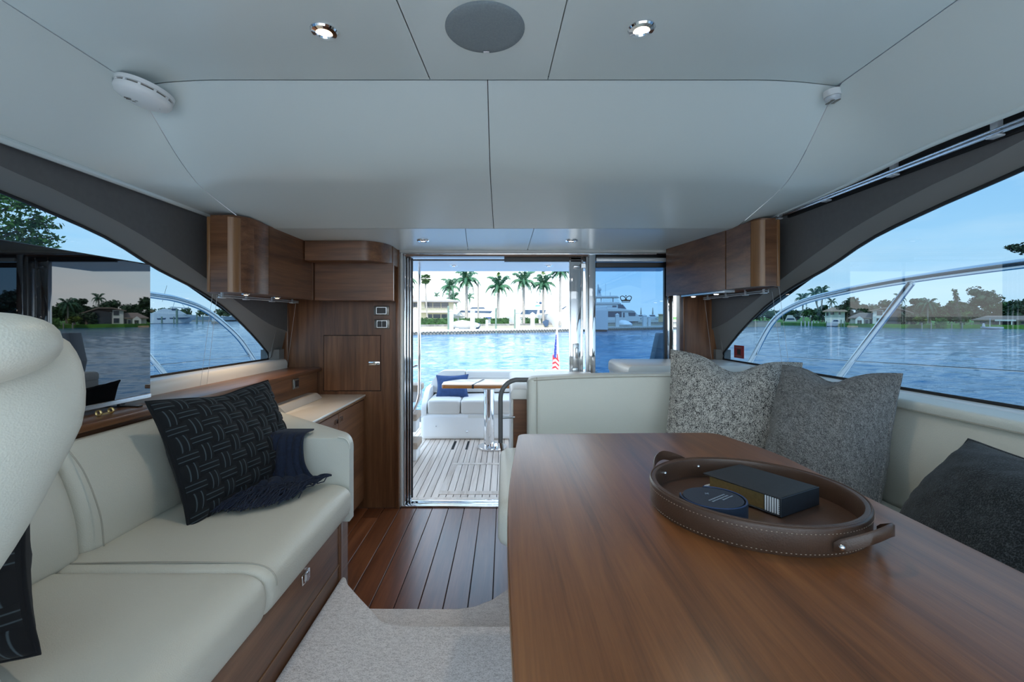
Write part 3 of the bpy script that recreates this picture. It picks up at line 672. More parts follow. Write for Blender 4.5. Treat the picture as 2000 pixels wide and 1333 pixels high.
make('door', MB().prism(d2+[(p[0]+.018, p[1]+.0) for p in reversed(d2)], Z0, Z1), M['walnut_y'], cab)
make('filler_board', MB().prism([(1.43, 2.44), (1.483, 2.50), (1.483, 2.9), (1.43, 2.9)], Z0-.004, Z0+.055), M['walnut_y'], cab)
lb = make('cabinet_light', MB().prism([(1.22, 3.18), (1.30, 2.72), (1.36, 2.72), (1.32, 3.18)], Z0-.012, Z0+.002), M['steel'], cab)
make('lens', MB().prism([(1.245, 3.10), (1.295, 2.80), (1.33, 2.80), (1.29, 3.10)], Z0-.0135, Z0-.011), M['rubber'], lb)
for x, y in ((1.28, 3.12), (1.315, 2.86)):
    make('lens', MB().lathe([(.001, Z0-.018), (.012, Z0-.0175), (.014, Z0-.013), (.001, Z0-.013)], 16, (x, y, 0)), M['lampw'], lb)

# --- blind rails with cords
def blindrail(a, b_, clips, cords, label):
    t = thing('blind_rail', a, label, 'blind rail')
    a, b_ = Vector(a), Vector(b_); up_ = Vector((0, 0, .010))
    make('rail', MB().tube([a, b_], .0035, 6).tube([a+up_, b_+up_], .003, 6), M['blind'], t)
    for k in clips:
        p = a.lerp(b_, k); make('clip', MB().rbox(p.x-.012, p.x+.012, p.y-.02, p.y+.02, p.z-.007, p.z-.001, .002, 1).box(p.x-.004, p.x+.004, p.y-.006, p.y+.006, p.z, p.z+.028), M['blind'], t)
    for c in cords: make('cord', MB().tube([Vector(q) for q in c], .0009, 4), M['cord'], t)
blindrail((-1.475, 2.38, 1.488), (-1.44, 3.22, 1.494), (.03, .28, .6, .9), [(P(415, 575, 2.365), P(391, 757, 2.372)), (P(424, 577, 2.39), P(404, 753, 2.42)), (P(578, 590, 3.2), P(561, 716, 3.34))], 'thin silver blind rail with cords under the left overhead cabinet')
blindrail((1.445, 2.52, 1.522), (1.405, 3.25, 1.520), (.06, .3, .6, .92), [(P(1521, 557, 2.41), P(1541, 719, 2.41)), (P(1508, 570, 2.5), P(1529, 723, 2.5)), (P(1376, 584, 3.2), P(1391, 711, 3.29))], 'thin silver blind rail with cords under the right overhead cabinet')
t = thing('curtain_track', (1.452, 1.7, 1.90), 'long silver curtain track below the right ceiling edge', 'curtain track')
make('track', MB().tube([(1.459, -.6, 1.914), (1.459, 2.41, 1.914)], .006, 8).tube([(1.452, -.6, 1.924), (1.452, 2.41, 1.924)], .004, 8).tube([(1.468, -.6, 1.920), (1.468, 2.41, 1.920)], .007, 8), M['steel'], t)
for px in (1522, 1615, 1745, 1945):
    y = 1.459*F/(px-CX); make('clip', MB().rbox(1.444, 1.470, y-.018, y+.018, 1.901, 1.908, .003, 2).box(1.452, 1.47, y-.010, y+.010, 1.918, 1.985), M['blind'], t)
make('loop_cord', MB().tube(spline([(1.444, 1.99, 1.94), (1.446, 1.985, 1.931), (1.448, 1.94, 1.931), (1.447, 1.75, 1.940), (1.446, 1.55, 1.960)], 24), .0022, 6), M['sill'], t)
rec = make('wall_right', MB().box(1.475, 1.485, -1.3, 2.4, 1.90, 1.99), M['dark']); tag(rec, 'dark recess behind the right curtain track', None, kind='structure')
t = make('window_sticker', MB().box(1.5255, 1.5275, 2.935, 3.06, 1.124, 1.206), M['red']); tag(t, 'small dark red warning sticker in the lower corner of the right window', 'sticker')
make('print', MB().box(1.5248, 1.5256, 2.975, 3.02, 1.146, 1.182), M['black'], t)
make('print', MB().box(1.5248, 1.5256, 2.96, 3.04, 1.189, 1.196), M['plate'], t); make('print', MB().box(1.5248, 1.5256, 2.96, 3.04, 1.132, 1.139), M['plate'], t)
# ================================================================== HELM SEAT (near left)
hs = thing('helm_seat', (-.88, .55, .28), 'large cream leather helm seat in the near left corner', 'seat')
zr = [(.86, .06), (.92, .085), (.98, .125), (1.04, .176), (1.09, .216), (1.145, .250), (1.18, .270), (1.21, .283), (1.25, .289), (1.28, .287), (1.305, .277), (1.322, .258), (1.334, .22), (1.340, .15)]
rs = []
hc = Vector((-.87, .655)); ca, sa = .74, .673      # the seat is turned about 42 degrees towards the saloon
for px, py, q in [(-40, 1230, .5), (-20, 1150, .9), (0, 1075, 1), (30, 1040, 1), (60, 1000, 1), (88, 958, 1), (110, 920, 1), (140, 870, 1), (160, 830, 1), (167, 795, 1), (168, 765, 1), (165, 730, 1), (158, 705, 1), (150, 688, 1), (136, 668, .95), (115, 655, .85), (80, 648, .6), (30, 644, .2)]:
    k_ = (px-CX)/F; r = max(.03, (-hc.x+k_*hc.y)/math.sqrt(1+k_*k_)); z = CAMZ-(py-CY)/F*.79; ry = .11*q*min(1, .35+r*3.2)
    rs.append([Vector((hc.x+r*math.cos(a)*ca-ry*math.sin(a)*sa, hc.y+r*math.cos(a)*sa+ry*math.sin(a)*ca, z)) for a in [2*PI*k/40 for k in range(40)]])
bk = make('backrest', MB().rings(rs), M['leather'], hs, smooth=70)
Rm = Matrix.Rotation(math.radians(42), 3, 'Z') @ Matrix.Rotation(-.13, 3, 'Y')
make('headrest', MB().ell((-.78, .60, 1.306), (.150, .10, .056), 36, 18, M=Rm.to_4x4(), p=.82), M['leather'], hs, smooth=70)
pth = []
make('piping', MB().tube([Vector((-.78, .60, 1.306))+Rm @ Vector((.150*math.sqrt(1-.62**2)*math.cos(a), .10*math.sqrt(1-.62**2)*math.sin(a), .056*.62))*1.004 for a in [-1.7+1.75*k/20 for k in range(21)]], .0014, 6), M['stitch'], hs)
make('seat_pad', MB().rbox(-1.12, -.62, .12, .60, .74, .86, .05, 4), M['leather'], hs, smooth=60)
make('armrest', MB().rbox(-.66, -.552, .18, .52, .915, .965, .022, 4), M['leather2'], hs, smooth=60)
make('armrest_post', MB().rbox(-.62, -.57, .25, .33, .80, .93, .01, 2), M['leather'], hs)
make('pedestal', MB().lathe([(.16, .28), (.16, .30), (.06, .33), (.06, .74), (.10, .75)], 24, (-.87, .40, 0)), M['chrome'], hs)

# ================================================================== CUSHIONS
def pillow_pt(u, v, w_, h_, t, ear=.10, chop=0, sag=0):
    # u, v in -1..1 ; returns outline-shaped x, y and half thickness
    x = w_/2*u*(1-ear*(1-v*v)*abs(u)**2); y = h_/2*v*(1-ear*(1-u*u)*abs(v)**2)
    th = t*max(0, (1-abs(u)**2.6))**.62*max(0, (1-abs(v)**2.6))**.62
    if chop and v > 0: y -= chop*h_*v*v*math.exp(-(u/.36)**2); th *= 1-.25*v*math.exp(-(u/.4)**2)
    return x, y, th
def frame_m(c, right, up):
    r = Vector(right).normalized(); n = r.cross(Vector(up)).normalized(); u = n.cross(r).normalized()
    return Matrix(((r.x, u.x, n.x, c[0]), (r.y, u.y, n.y, c[1]), (r.z, u.z, n.z, c[2]), (0, 0, 0, 1)))
def wrinkle(p, s, a, seed): return a*noise.noise(Vector((p[0]*s+seed, p[1]*s, p[2]*s)))
def pillow(name, Mx, w_, h_, t, mat, label, ear=.10, chop=0, seed=0, wr=.010, n=36, parent=None, cat='cushion'):
    mb = MB(); fl = {}
    for sgn in (1, -1):
        def fn(a, b_):
            u, v = 2*a-1, 2*b_-1
            u = math.sin(u*PI/2)*.35+u*.65; v = math.sin(v*PI/2)*.35+v*.65
            x, y, th = pillow_pt(u, v, w_, h_, t, ear, chop)
            z = sgn*(th+.003)+wrinkle((u, v, sgn), 2.4, wr, seed)*min(1, th/t*1.5)+wrinkle((u*.6+v*1.6, v-u, sgn), 4.5, wr*.45, seed+5)*min(1, th/t*2)
            return Mx @ Vector((x, y, z))
        mb.grid(fn, n, n)
    o = make(name, mb, mat, parent, smooth=80)
    if label: tag(o, label, cat)
    per = []
    for k in range(4*20):
        q = k/20; s = q % 1*2-1
        u, v = ((s, -1), (1, s), (-s, 1), (-1, -s))[int(q)]
        x, y, th = pillow_pt(u, v, w_, h_, t, ear, chop); per.append(Mx @ Vector((x, y, 0)))
    make('piping', MB().tube(per, .0045, 6, closed=True), mat, o, smooth=60)
    return o
# weave: flat bands crossing over and under, each a piece of its own
m, nt, b = newmat('velvet_band'); setp(b, rough=.95, sheen=.03)
uvn = nt.nodes.new('ShaderNodeUVMap'); sp = nt.nodes.new('ShaderNodeSeparateXYZ'); nt.links.new(uvn.outputs[0], sp.inputs[0])
rpn = nt.nodes.new('ShaderNodeValToRGB'); el = rpn.color_ramp.elements; rpn.color_ramp.interpolation = 'LINEAR'
DK, LT = (.0028, .0045, .0072, 1), (.055, .080, .095, 1)
el[0].position = 0; el[0].color = DK; el[1].position = 1; el[1].color = DK
for p_, c_ in ((.27, DK), (.30, LT), (.33, LT), (.36, DK), (.64, DK), (.67, LT), (.70, LT), (.73, DK)): q = el.new(p_); q.color = c_
nt.links.new(sp.outputs['Y'], rpn.inputs[0]); nt.links.new(rpn.outputs[0], b.inputs['Base Color']); M['band'] = m
def weave(o, Mx, w_, h_, t, ear, chop, nx, ny, seed, wr):
    for i in range(nx):
        for j in range(ny):
            hor = (i+j) % 2 == 0
            cu, cv = -1+(2*i+1)/nx, -1+(2*j+1)/ny; hu, hv = 1/nx*.97, 1/ny*.97
            if abs(cu) > .90 or abs(cv) > .93: pass
            if hor: hu *= 1.28; hv *= .92
            else: hv *= 1.28; hu *= .92
            nu_, nv_ = 8, 7
            mb = MB(); uvs = []
            for b_ in range(nv_+1):
                for a in range(nu_+1):
                    s, q = a/nu_*2-1, b_/nv_*2-1            # s along the band, q across
                    u = cu+(s*hu if hor else q*hu); v = cv+(q*hv if hor else s*hv)
                    u = max(-.985, min(.985, u)); v = max(-.985, min(.985, v))
                    x, y, th = pillow_pt(u, v, w_, h_, t, ear, chop)
                    ridge = .0022*(abs(math.cos(q*PI*1.5))**.5)
                    z = th+.003+wrinkle((u, v, 1), 2.4, wr, seed)*min(1, th/t*1.5)+.008*max(0, 1-s*s)**.8*max(0, 1-abs(q)**4)+ridge-.002
                    mb.v.append(tuple(Mx @ Vector((x, y, z)))); uvs.append((s*.5+.5, q*.5+.5))
            for b_ in range(nv_):
                for a in range(nu_):
                    k = b_*(nu_+1)+a; mb.f.append((k, k+1, k+nu_+2, k+nu_+1))
            st_ = make('woven_band', mb, M['band'], o, smooth=80)
            ul = st_.data.uv_layers.new(name='UVMap')
            for lp in st_.data.loops: ul.data[lp.index].uv = uvs[lp.vertex_index]
MxD = frame_m((-1.085, 1.855, .868), (.19, .98, 0), (-.36, .115, .93))
pd = pillow('cushion', MxD, .60, .46, .085, M['velvet'], 'dark navy woven cushion on the far end of the left sofa', ear=.08, chop=.03, seed=3, n=30)
weave(pd, MxD, .60, .46, .085, .08, .03, 10, 9, 3, .010)
MxE = frame_m((-1.15, .88, .84), (.92, .2, .22), (-.42, .2, .88))
pe = pillow('cushion', MxE, .44, .37, .10, M['velvet'], 'dark navy woven cushion in the lower left corner by the helm seat', ear=.10, seed=9, n=30)
weave(pe, MxE, .44, .37, .10, .10, 0, 8, 7, 9, .010)

# ================================================================== THROW
th = None
lx0, lx1 = -1.03, -.845
def throw_pt(s, t):
    s2_ = s+.03*math.sin(t*9)
    # t: 0 arm top, .25 edge, .5 foot of the arm, 1 fringe line
    top = Vector((lx0+(lx1-lx0)*s2_, 2.06, .872)); edge = Vector((lx0+(lx1-lx0)*s2_, 1.958, .868)); mid_ = Vector((lx0+(lx1+.02-lx0)*s2_, 1.935, .77))
    foot = Vector((-1.03+.25*s2_, 1.925, .705)); a = Vector((-1.03+.30*s2_, 1.87+.05*s2_, .706)); fr_ = Vector((-1.01+.275*s2_, 1.80+.105*s2_-.015*math.sin(s2_*PI), .700))
    ks = [top, edge, mid_, foot, a, fr_]; kk = [0, .2, .36, .55, .78, 1]
    p = Vector([cubic([(kk[i], ks[i][c]) for i in range(6)], t) for c in range(3)])
    f = math.sin(s*19+2.3*math.sin(t*2.2))*.010+wrinkle((s*3, t*3, 0), 1.5, .016, 4)
    if t < .55: p.y -= .012+abs(f)*1.3*min(1, t*6); p.z += .004
    else: p.z += abs(f)*1.0
    return p
th = make('throw_blanket', MB().grid(throw_pt, 60, 50), M['navy'], smooth=80); tag(th, 'navy fringed throw draped from the sofa arm behind the woven cushion', 'throw')
md = th.modifiers.new('thick', 'SOLIDIFY'); md.thickness = .006; md.offset = 1
mb = MB(); rnd = random.Random(5)
for k in range(170):
    s = (k+rnd.random()*.8)/170; p = throw_pt(s, .985+.015*rnd.random()); q = throw_pt(s, .9)
    d = (p-q); d.z = 0; d.normalize(); sd_ = Vector((-d.y, d.x, 0)); Ln = .15+.06*rnd.random()
    pts = [p+Vector((0, 0, .004))]; wv = rnd.uniform(-1, 1)
    for i in range(1, 6):
        t = i/5; hgt = .690+.016*rnd.random()*(1-t*.6)+.022*math.sin(PI*t)*rnd.random()
        c = p+d*Ln*t-sd_*0+Vector(((s-.45)*.10*t, 0, 0))+sd_*(wv*.030*math.sin(t*3+k)+rnd.uniform(-.004, .004)); c.z = max(.6885-.10*max(0, c.x+.70), hgt+(.012*(1-t))-.6*max(0, c.x+.70))
        pts.append(c)
    mb.tube(pts, .0022, 5)
f_ = make('fringe', mb, M['navy'], th, smooth=60); f_['kind'] = 'stuff'

# ================================================================== DINETTE (starboard)
dn = thing('dinette_bench', (.8, 1.6, .28), 'cream leather corner bench around the dining table on the right', 'bench')
make('base', MB().box(.02, 1.40, 1.70, 2.42, .0, .56), M['walnut_x'], dn)
make('base', MB().box(.92, 1.40, -.2, 1.70, .28, .56), M['walnut_y'], dn)
make('plinth', MB().box(.02, 1.40, 1.62, 1.72, .28, .50), M['walnut_x'], dn)
def seatx(name, x0, x1, yb, yf, z0, z1):
    prof = arc2([(yf, z0), (yf-.0, z1), (yb, z1), (yb, z0)], [.05, .07, .02, .01], 7)
    rs = []; n = 16
    for k in range(n+1):
        t = (1-math.cos(PI*k/n))/2; x = x0+(x1-x0)*t; e = min(t, 1-t)*(x1-x0); q = 1 if e > .05 else math.sqrt(max(0, 1-(1-e/.05)**2))
        cy, cz = (yf+yb)/2, (z0+z1)/2
        rs.append([Vector((x, cy+(p[0]-cy)*(1-.06*(1-q)), cz+(p[1]-cz)*(1-.35*(1-q))+(.012*math.sin(PI*t) if p[1] > z1-.05 else 0))) for p in prof])
    return make(name, MB().rings(rs), M['leather2'], dn, smooth=60)
seatx('seat_cushion', -.022, .86, 2.33, 1.60, .555, .722)
seatx('seat_cushion', .862, 1.37, 2.33, 1.45, .555, .722)
def seaty(y0, y1):
    prof = arc2([(.86, .555), (.86, .722), (1.37, .722), (1.37, .555)], [.05, .07, .02, .01], 7)
    rs = []; n = 16
    for k in range(n+1):
        t = k/n; y = y0+(y1-y0)*t; rs.append([Vector((p[0], y, p[1]+(.010*math.sin(PI*t) if p[1] > .69 else 0))) for p in prof])
    return make('seat_cushion', MB().rings(rs), M['leather'], dn, smooth=60)
seaty(-.2, 1.447)
# aft backrest
bt = [(.128, 1.066), (.16, 1.073), (.35, 1.083), (.7, 1.092), (1.2, 1.094), (1.38, 1.094)]
rs = []
for x, zt, q in [(.118, 1.045, .55), (.122, 1.056, .8), (.130, 1.066, .95), (.145, 1.071, 1)]+[(x, cubic(bt, x), 1) for x in (.2, .3, .4, .5, .6, .7, .8, .9, 1.0, 1.1, 1.2, 1.3, 1.38)]:
    ym = 2.40; prof = arc2([(2.345, .70), (2.34, zt), (2.46, zt), (2.46, .70)], [.01, .022, .02, 0], 5)
    rs.append([Vector((x, ym+(p[0]-ym)*q-(.016*math.sin(PI*min(1, max(0, (p[1]-.70)/.38))) if p[0] < 2.36 else 0)*q, p[1])) for p in prof])
make('backrest', MB().rings(rs), M['leather2'], dn, smooth=60)
make('piping', MB().tube([(.165, 2.331, .72), (.165, 2.322, .9), (.165, 2.336, 1.055), (.165, 2.35, 1.073)], .0022, 5), M['stitch'], dn)
make('piping', MB().tube([(x, 2.337, cubic(bt, x)-.012) for x in (.15, .3, .5, .7, .9, 1.1, 1.3)], .002, 5), M['stitch'], dn)
# side backrest
rs = []
for k in range(25):
    y = -.25+2.58*k/24
    prof = arc2([(1.385, .69), (1.352, .72), (1.338, .88), (1.395, 1.062), (1.47, 1.066), (1.47, .69)], [.01, .02, .12, .02, .01, 0], 6)
    rs.append([Vector((p[0], y, p[1])) for p in prof])
make('backrest', MB().rings(rs), M['leather'], dn, smooth=60)
rs = []
prof = arc2([(1.375, 1.052), (1.37, 1.088), (1.472, 1.092), (1.472, 1.052)], [.012, .02, .006, 0], 5)
for k in range(2): rs.append([Vector((p[0], -.25+2.58*k, p[1])) for p in prof])
make('top_roll', MB().rings(rs), M['leather2'], dn, smooth=60)
make('stitching', MB().tube([(1.372, -.25, 1.058), (1.372, 2.3, 1.058)], .002, 5), M['stitch'], dn)

# grab rail
gr = thing('grab_rail', (.0, 2.42, .7), 'grey sleeved grab rail curving round the end of the dinette backrest', 'rail')
pth = [(.15, 2.43, 1.052), (.06, 2.43, 1.052)]+[(-.02+.09+.0-.09*math.sin(a)*1.0, 2.43, .955+.097*math.cos(a)) for a in [k*PI/2/8 for k in range(1, 9)]]+[(-.020, 2.43, .72)]
make('sleeve', MB().tube(pth, .0125, 10), M['grey_tube'], gr, smooth=60)
make('stem', MB().tube([(-.020, 2.43, .74), (-.004, 2.43, .64), (.02, 2.43, .55)], .009, 8), M['chrome'], gr)
make('strut', MB().tube([(-.02, 2.43, .852), (.055, 2.445, .852)], .007, 8), M['chrome'], gr)
# cabinets aft of the dinette
c = thing('low_cabinet', (.2, 2.7, 0), 'narrow walnut cabinet end with white top beside the grab rail', 'cabinet')
make('body', MB().box(.048, .62, 2.475, 3.36, 0, .945), M['walnut_x'], c)
make('top', MB().prism(arc2([(.034, .943), (.034, .998), (.62, .998), (.62, .943)], [0, .03, 0, 0], 6), 2.465, 3.36, axis='y', bev=.004), M['sill'], c, smooth=40)
make('side_trim', MB().rbox(.036, .048, 2.465, 3.36, .0, .943, .004, 1), M['sill'], c)
c = thing('low_cabinet', (1.1, 3.0, 0), 'low cabinet with wide white top below the starboard window corner', 'cabinet')
make('body', MB().box(.75, 1.47, 2.78, 3.29, 0, 1.04), M['white'], c)
make('top', MB().prism(arc2([(.742, 1.02), (.742, 1.096), (1.474, 1.096), (1.474, 1.02)], [0, .035, 0, 0], 6), 2.76, 3.292, axis='y', bev=.005), M['sill'], c, smooth=40)

# ================================================================== TABLE
ZT = .99
tb = thing('dining_table', (.37, .9, .28), 'large walnut dining table filling the right foreground', 'table')
tp = [(.046, 1.50), (.018, 1.15), (.006, .90), (.006, .65), (.014, .30), (.60, .27), (.745, .32), (.758, 1.28), (.695, 1.52)]
tpr = arc2(tp, [.03, .3, .3, .3, .03, .1, .06, .08, .05], 6)
make('tabletop', MB().prism(tpr, ZT-.034, ZT, bev=.005, seg=2), M['table'], tb, smooth=40)
def inset(poly, d):
    c = Vector((.37, .9)); return [tuple(Vector(p)+(c-Vector(p)).normalized()*d) for p in poly]
make('edge_band', MB().prism(inset(tpr, -.0012), ZT-.032, ZT-.006), M['edge_band'], tb, smooth=40)
make('pedestal', MB().lathe([(.20, .28), (.20, .295), (.06, .31), (.055, .94), (.14, ZT-.034)], 28, (.37, .85, 0)), M['chrome'], tb)

# ================================================================== TRAY, BOOK, COASTERS
TX, TY, TA, TBx, TAng = .475, .890, .186, .182, 2.04
def tr(r, a, z, dr=0):
    x = (TA+dr)*r*math.cos(a); y = (TBx+dr)*r*math.sin(a); c_, s_ = math.cos(TAng), math.sin(TAng)
    return Vector((TX+x*c_-y*s_, TY+x*s_+y*c_, z))
NS = 72; an = [2*PI*k/NS for k in range(NS)]
tray = thing('serving_tray', (TX, TY, ZT), 'oval brown leather tray with two strap handles on the table', 'tray')
HZ = .0465
def ringt(dr, z): return [tr(1, a, z, dr) for a in an]
make('floor', MB().rings([ringt(-.006, ZT+.0005), ringt(-.006, ZT+.007)]), M['tray'], tray)
make('wall', MB().rings([ringt(-.002, ZT+.0), ringt(.0, ZT+.004), ringt(.002, ZT+HZ-.004), ringt(.0, ZT+HZ), ringt(-.005, ZT+HZ+.001), ringt(-.010, ZT+HZ), ringt(-.011, ZT+HZ-.004), ringt(-.010, ZT+.006)], caps=False), M['tray'], tray, smooth=60)
make('rim_piping', MB().tube(ringt(-.001, ZT+HZ+.0006), .0014, 5, closed=True), M['tray'], tray)
mb = MB()
for k in range(170):
    a = 2*PI*k/170
    for z, dr in ((ZT+HZ-.009, .0026), (ZT+.006, .0012)):
        p = tr(1, a-.006, z, dr); q = tr(1, a+.006, z, dr); mb.tube([p, q], .0005, 4)
make('stitching', mb, M['thread'], tray, smooth=0)['kind'] = 'stuff'
for sgn in (0, PI):
    pts = []
    for k in range(25):
        t = k/24*2-1; a = sgn+t*.34
        out_ = .005+.032*max(0, 1-abs(t)**2.0)
        z = ZT+.019+.029*max(0, 1-abs(t)**1.6)
        pts.append((tr(1, a, z, out_), tr(1, a, z, out_+.003)))
    hb = MB(); rs = []
    for k, (p, q) in enumerate(pts):
        h = .0105*(1 if 0 < k < 24 else .7)
        nrm = (q-p).normalized(); upv = Vector((0, 0, 1))
        rs.append([p+upv*-h, q+upv*-h*.8, q+upv*h*.8, p+upv*h])
    hd_ = make('handle', hb.rings(rs), M['tray'], tray, smooth=60)
    for k in (1, 23):
        p, q = pts[k]; n_ = (q-p).normalized()
        make('rivet', MB().ell(q+n_*.001, (.005, .005, .005), 12, 8), M['chrome'], hd_)
    for t in (-.34*.92, .34*.92):
        p = tr(1, sgn+t, ZT+.030, -.012); make('rivet', MB().ell(p, (.004, .004, .004), 10, 6), M['chrome'], tray)
# book
bz = ZT+.0085
Bn = Vector((.4995, .831, 0)); Bl = Vector((.421, .9744, 0)); Br = Vector((.613, .886, 0))
ex = (Bl-Bn).normalized(); ey = Vector((ex.y, -ex.x, 0)); lb_, wb_ = .165, .126
if ey.dot(Br-Bn) < 0: ey = -ey
bM = Matrix(((ex.x, ey.x, 0, Bn.x), (ex.y, ey.y, 0, Bn.y), (0, 0, 1, bz), (0, 0, 0, 1)))
bk = thing('book', (Bn.x+.0, Bn.y, bz), 'thick navy book with gilt pages lying in the tray', 'book')
TH = .035
make('cover', MB().rbox(0, lb_, 0, wb_, 0, .003, .001, 1, M=bM).rbox(0, lb_, 0, wb_, TH-.003, TH, .001, 1, M=bM).rbox(0, .004, 0, wb_, 0, TH, .0015, 1, M=bM), M['book'], bk)
make('pages', MB().box(.034, lb_-.014, .004, wb_-.004, .003, TH-.003, M=bM), M['gold'], bk)
make('head_panel', MB().box(.004, .034, .003, wb_-.003, .003, TH-.003, M=bM), M['book'], bk)
for i in range(6): make('stripe', MB().box(.0065+i*.0046, .0088+i*.0046, .0018, .004, .0035, TH-.0035, M=bM), M['whitep'], bk)
mb = MB()
for i in range(9): mb.box(.0046, .0058, .0018, .0032, .004+i*.0034, .0055+i*.0034, M=bM)
make('stitch_row', mb, M['whitep'], bk)['kind'] = 'stuff'
make('end_ribs', MB().box(lb_-.010, lb_-.004, .004, wb_*.5, .003, .010, M=bM).box(lb_-.003, lb_-.0005, .004, wb_*.5, .003, .008, M=bM), M['whitep'], bk)
# coaster box
cx_, cy_, cz_ = .381, .842, ZT+.0085
cb = thing('coaster_holder', (cx_, cy_, cz_), 'round navy leather coaster holder with coasters in the tray', 'coaster holder')
def arcring(r, z, a0=2.75, a1=2.75+5.0, n=48): return [Vector((cx_+r*math.cos(a0+(a1-a0)*k/n), cy_+r*math.sin(a0+(a1-a0)*k/n), z)) for k in range(n+1)]
R0 = .0575
mb = MB(); a_, b__, c_, d_ = arcring(R0, cz_), arcring(R0, cz_+.034), arcring(R0-.004, cz_+.034), arcring(R0-.004, cz_)
mb.rings([list(q) for q in zip(a_, b__, c_, d_)])
make('wall', mb, M['coaster'], cb, smooth=50)
make('base', MB().lathe([(.001, cz_), (R0-.004, cz_), (R0-.004, cz_+.004), (.001, cz_+.004)], 40, (cx_, cy_, 0)), M['coaster'], cb)
for i in range(4): make('coaster', MB().lathe([(.001, cz_+.004+i*.0075), (R0-.0055, cz_+.004+i*.0075), (R0-.005, cz_+.0075+i*.0075), (R0-.0065, cz_+.0112+i*.0075), (.001, cz_+.0114+i*.0075)], 40, (cx_, cy_, 0)), M['coaster'], cb)
make('stitching', MB().tube(arcring(R0-.002, cz_+.0342), .0007, 4), M['blue'], cb)
zt_ = cz_+.004+4*.0075+.0003
mb = MB(); rnd = random.Random(11)
for i, (row, n_) in enumerate(((0, 9), (1, 9), (2, 6))):
    for k in range(n_):
        u_ = (k-n_/2)*.0058+(.014 if row == 2 else 0); v_ = -.004-row*.0065
        c0, s0 = math.cos(.62), math.sin(.62)
        x_, y_ = cx_+.006+u_*c0-v_*s0, cy_+.002+u_*s0+v_*c0
        Mx = Matrix.Translation((x_, y_, zt_)) @ Matrix.Rotation(.62, 4, 'Z'); mb.box(-.0022, .0022, -.0016*rnd.uniform(.5, 1), .0016, 0, .0004, Mx)
Mx = Matrix.Translation((cx_-.004, cy_+.016, zt_)) @ Matrix.Rotation(.62, 4, 'Z'); mb.box(-.005, .005, -.0006, .0006, 0, .0004, Mx).box(-.0006, .0006, -.004, .004, 0, .0004, Mx)
make('printed_mark', mb, M['silver'], cb)

# ================================================================== DINETTE CUSHIONS
MxA = frame_m((1.04, 2.11, .945), (.95, -.29, -.09), (.02, .26, .95))
pillow('cushion', MxA, .56, .52, .105, M['tweed1'], 'salt and pepper tweed cushion in the aft corner of the dinette bench', ear=.05, chop=.13, seed=21, wr=.012, n=44)
MxB = frame_m((1.195, 1.725, .935), (.30, -.95, .02), (.24, .10, .95))
pillow('cushion', MxB, .45, .50, .115, M['tweed2'], 'mid grey linen cushion between the tweed cushion and the side backrest', ear=.04, chop=.09, seed=33, wr=.018, n=44)
MxC = frame_m((1.10, 1.01, .845), (-.15, -.98, .0), (.60, .08, .79))
pillow('cushion', MxC, .56, .46, .10, M['boucle'], 'charcoal boucle cushion on the near side of the dinette bench', ear=.05, seed=41, wr=.012, n=40)
# ================================================================== COCKPIT (outside the door)
ck = thing('floor', (0, 4.6, 0), 'pale teak planked cockpit deck with black caulking', None, kind='structure')
make('deck_base', MB().box(-1.75, 1.75, D+.08, 7.0, -.10, -.008), M['caulk'], ck)
pw = .0567; n = 0; x = -1.25; pl = None
while x < 1.35:
    if pl is None: pl = make('plank', MB().box(x+.003, x+pw-.003, D+.10, 6.3, -.008, 0), M['deck_teak'], ck, smooth=0)
    else:
        o = pl.copy(); COL.objects.link(o); o.location = pl.location+Vector((pw*n, 0, 0))
    x += pw; n += 1
make('king_plank', MB().box(-.75, .66, D+.085, D+.15, 0, .002), M['deck_teak'], ck)
for (x0, x1, y0, y1) in ((-.52, .60, 3.63, 3.70), (-.50, .60, 4.40, 4.45)): make('hatch_border', MB().rbox(x0, x1, y0, y1, 0, .0025, .001, 1), M['deck_teak'], ck)
make('hatch_border', MB().prism([(-.52, 3.702), (-.47, 3.702), (-.45, 4.398), (-.50, 4.398)], 0, .0025), M['deck_teak'], ck)
for px in (888, 914): p = P(px+2, 868, 1); y = CAMZ*F/(868-CY); x = (px-CX)/F*y; make('drain_slot', MB().box(x-.012, x+.012, y-.22, y+.12, 0, .003), M['dark'], ck)
cr_ = make('ceiling', MB().rbox(-1.9, 1.8, D+.05, 5.29, 1.945, 2.10, .012, 2), M['whitep']); tag(cr_, 'white cockpit overhang ceiling outside the door', None, kind='structure')
downlight('downlight', (-.522, 4.74, 1.945), .045, 'small lit downlight under the cockpit overhang, left of centre', lens='lampw')
downlight('downlight', (.458, 4.74, 1.945), .045, 'small lit downlight under the cockpit overhang, right of centre', lens='lampw')
t = make('cockpit_speaker', MB().lathe([(.001, 1.925), (.10, 1.926), (.13, 1.934), (.135, 1.945), (.001, 1.945)], 32, (-.83, 4.15, 0)), M['white']); tag(t, 'white round dome under the cockpit overhang by the left jamb', 'dome light')
for s in (-1, 1):
    o = make('trim_3', MB().box(min(s*1.66, s*2.32)-.0+(.0 if s < 0 else -.06), max(s*1.66, s*2.32)+(.0 if s < 0 else -.06), -2.0, 4.25, .80, .965), M['white']); tag(o, 'white side deck outside the %s window' % ('port' if s < 0 else 'starboard'), None, kind='structure')
hull = make('trim_5', MB().box(-2.3, 2.2, -8, 7.05, -1.6, -.11), M['white']); tag(hull, 'white hull of the boat below the deck', None, kind='structure')

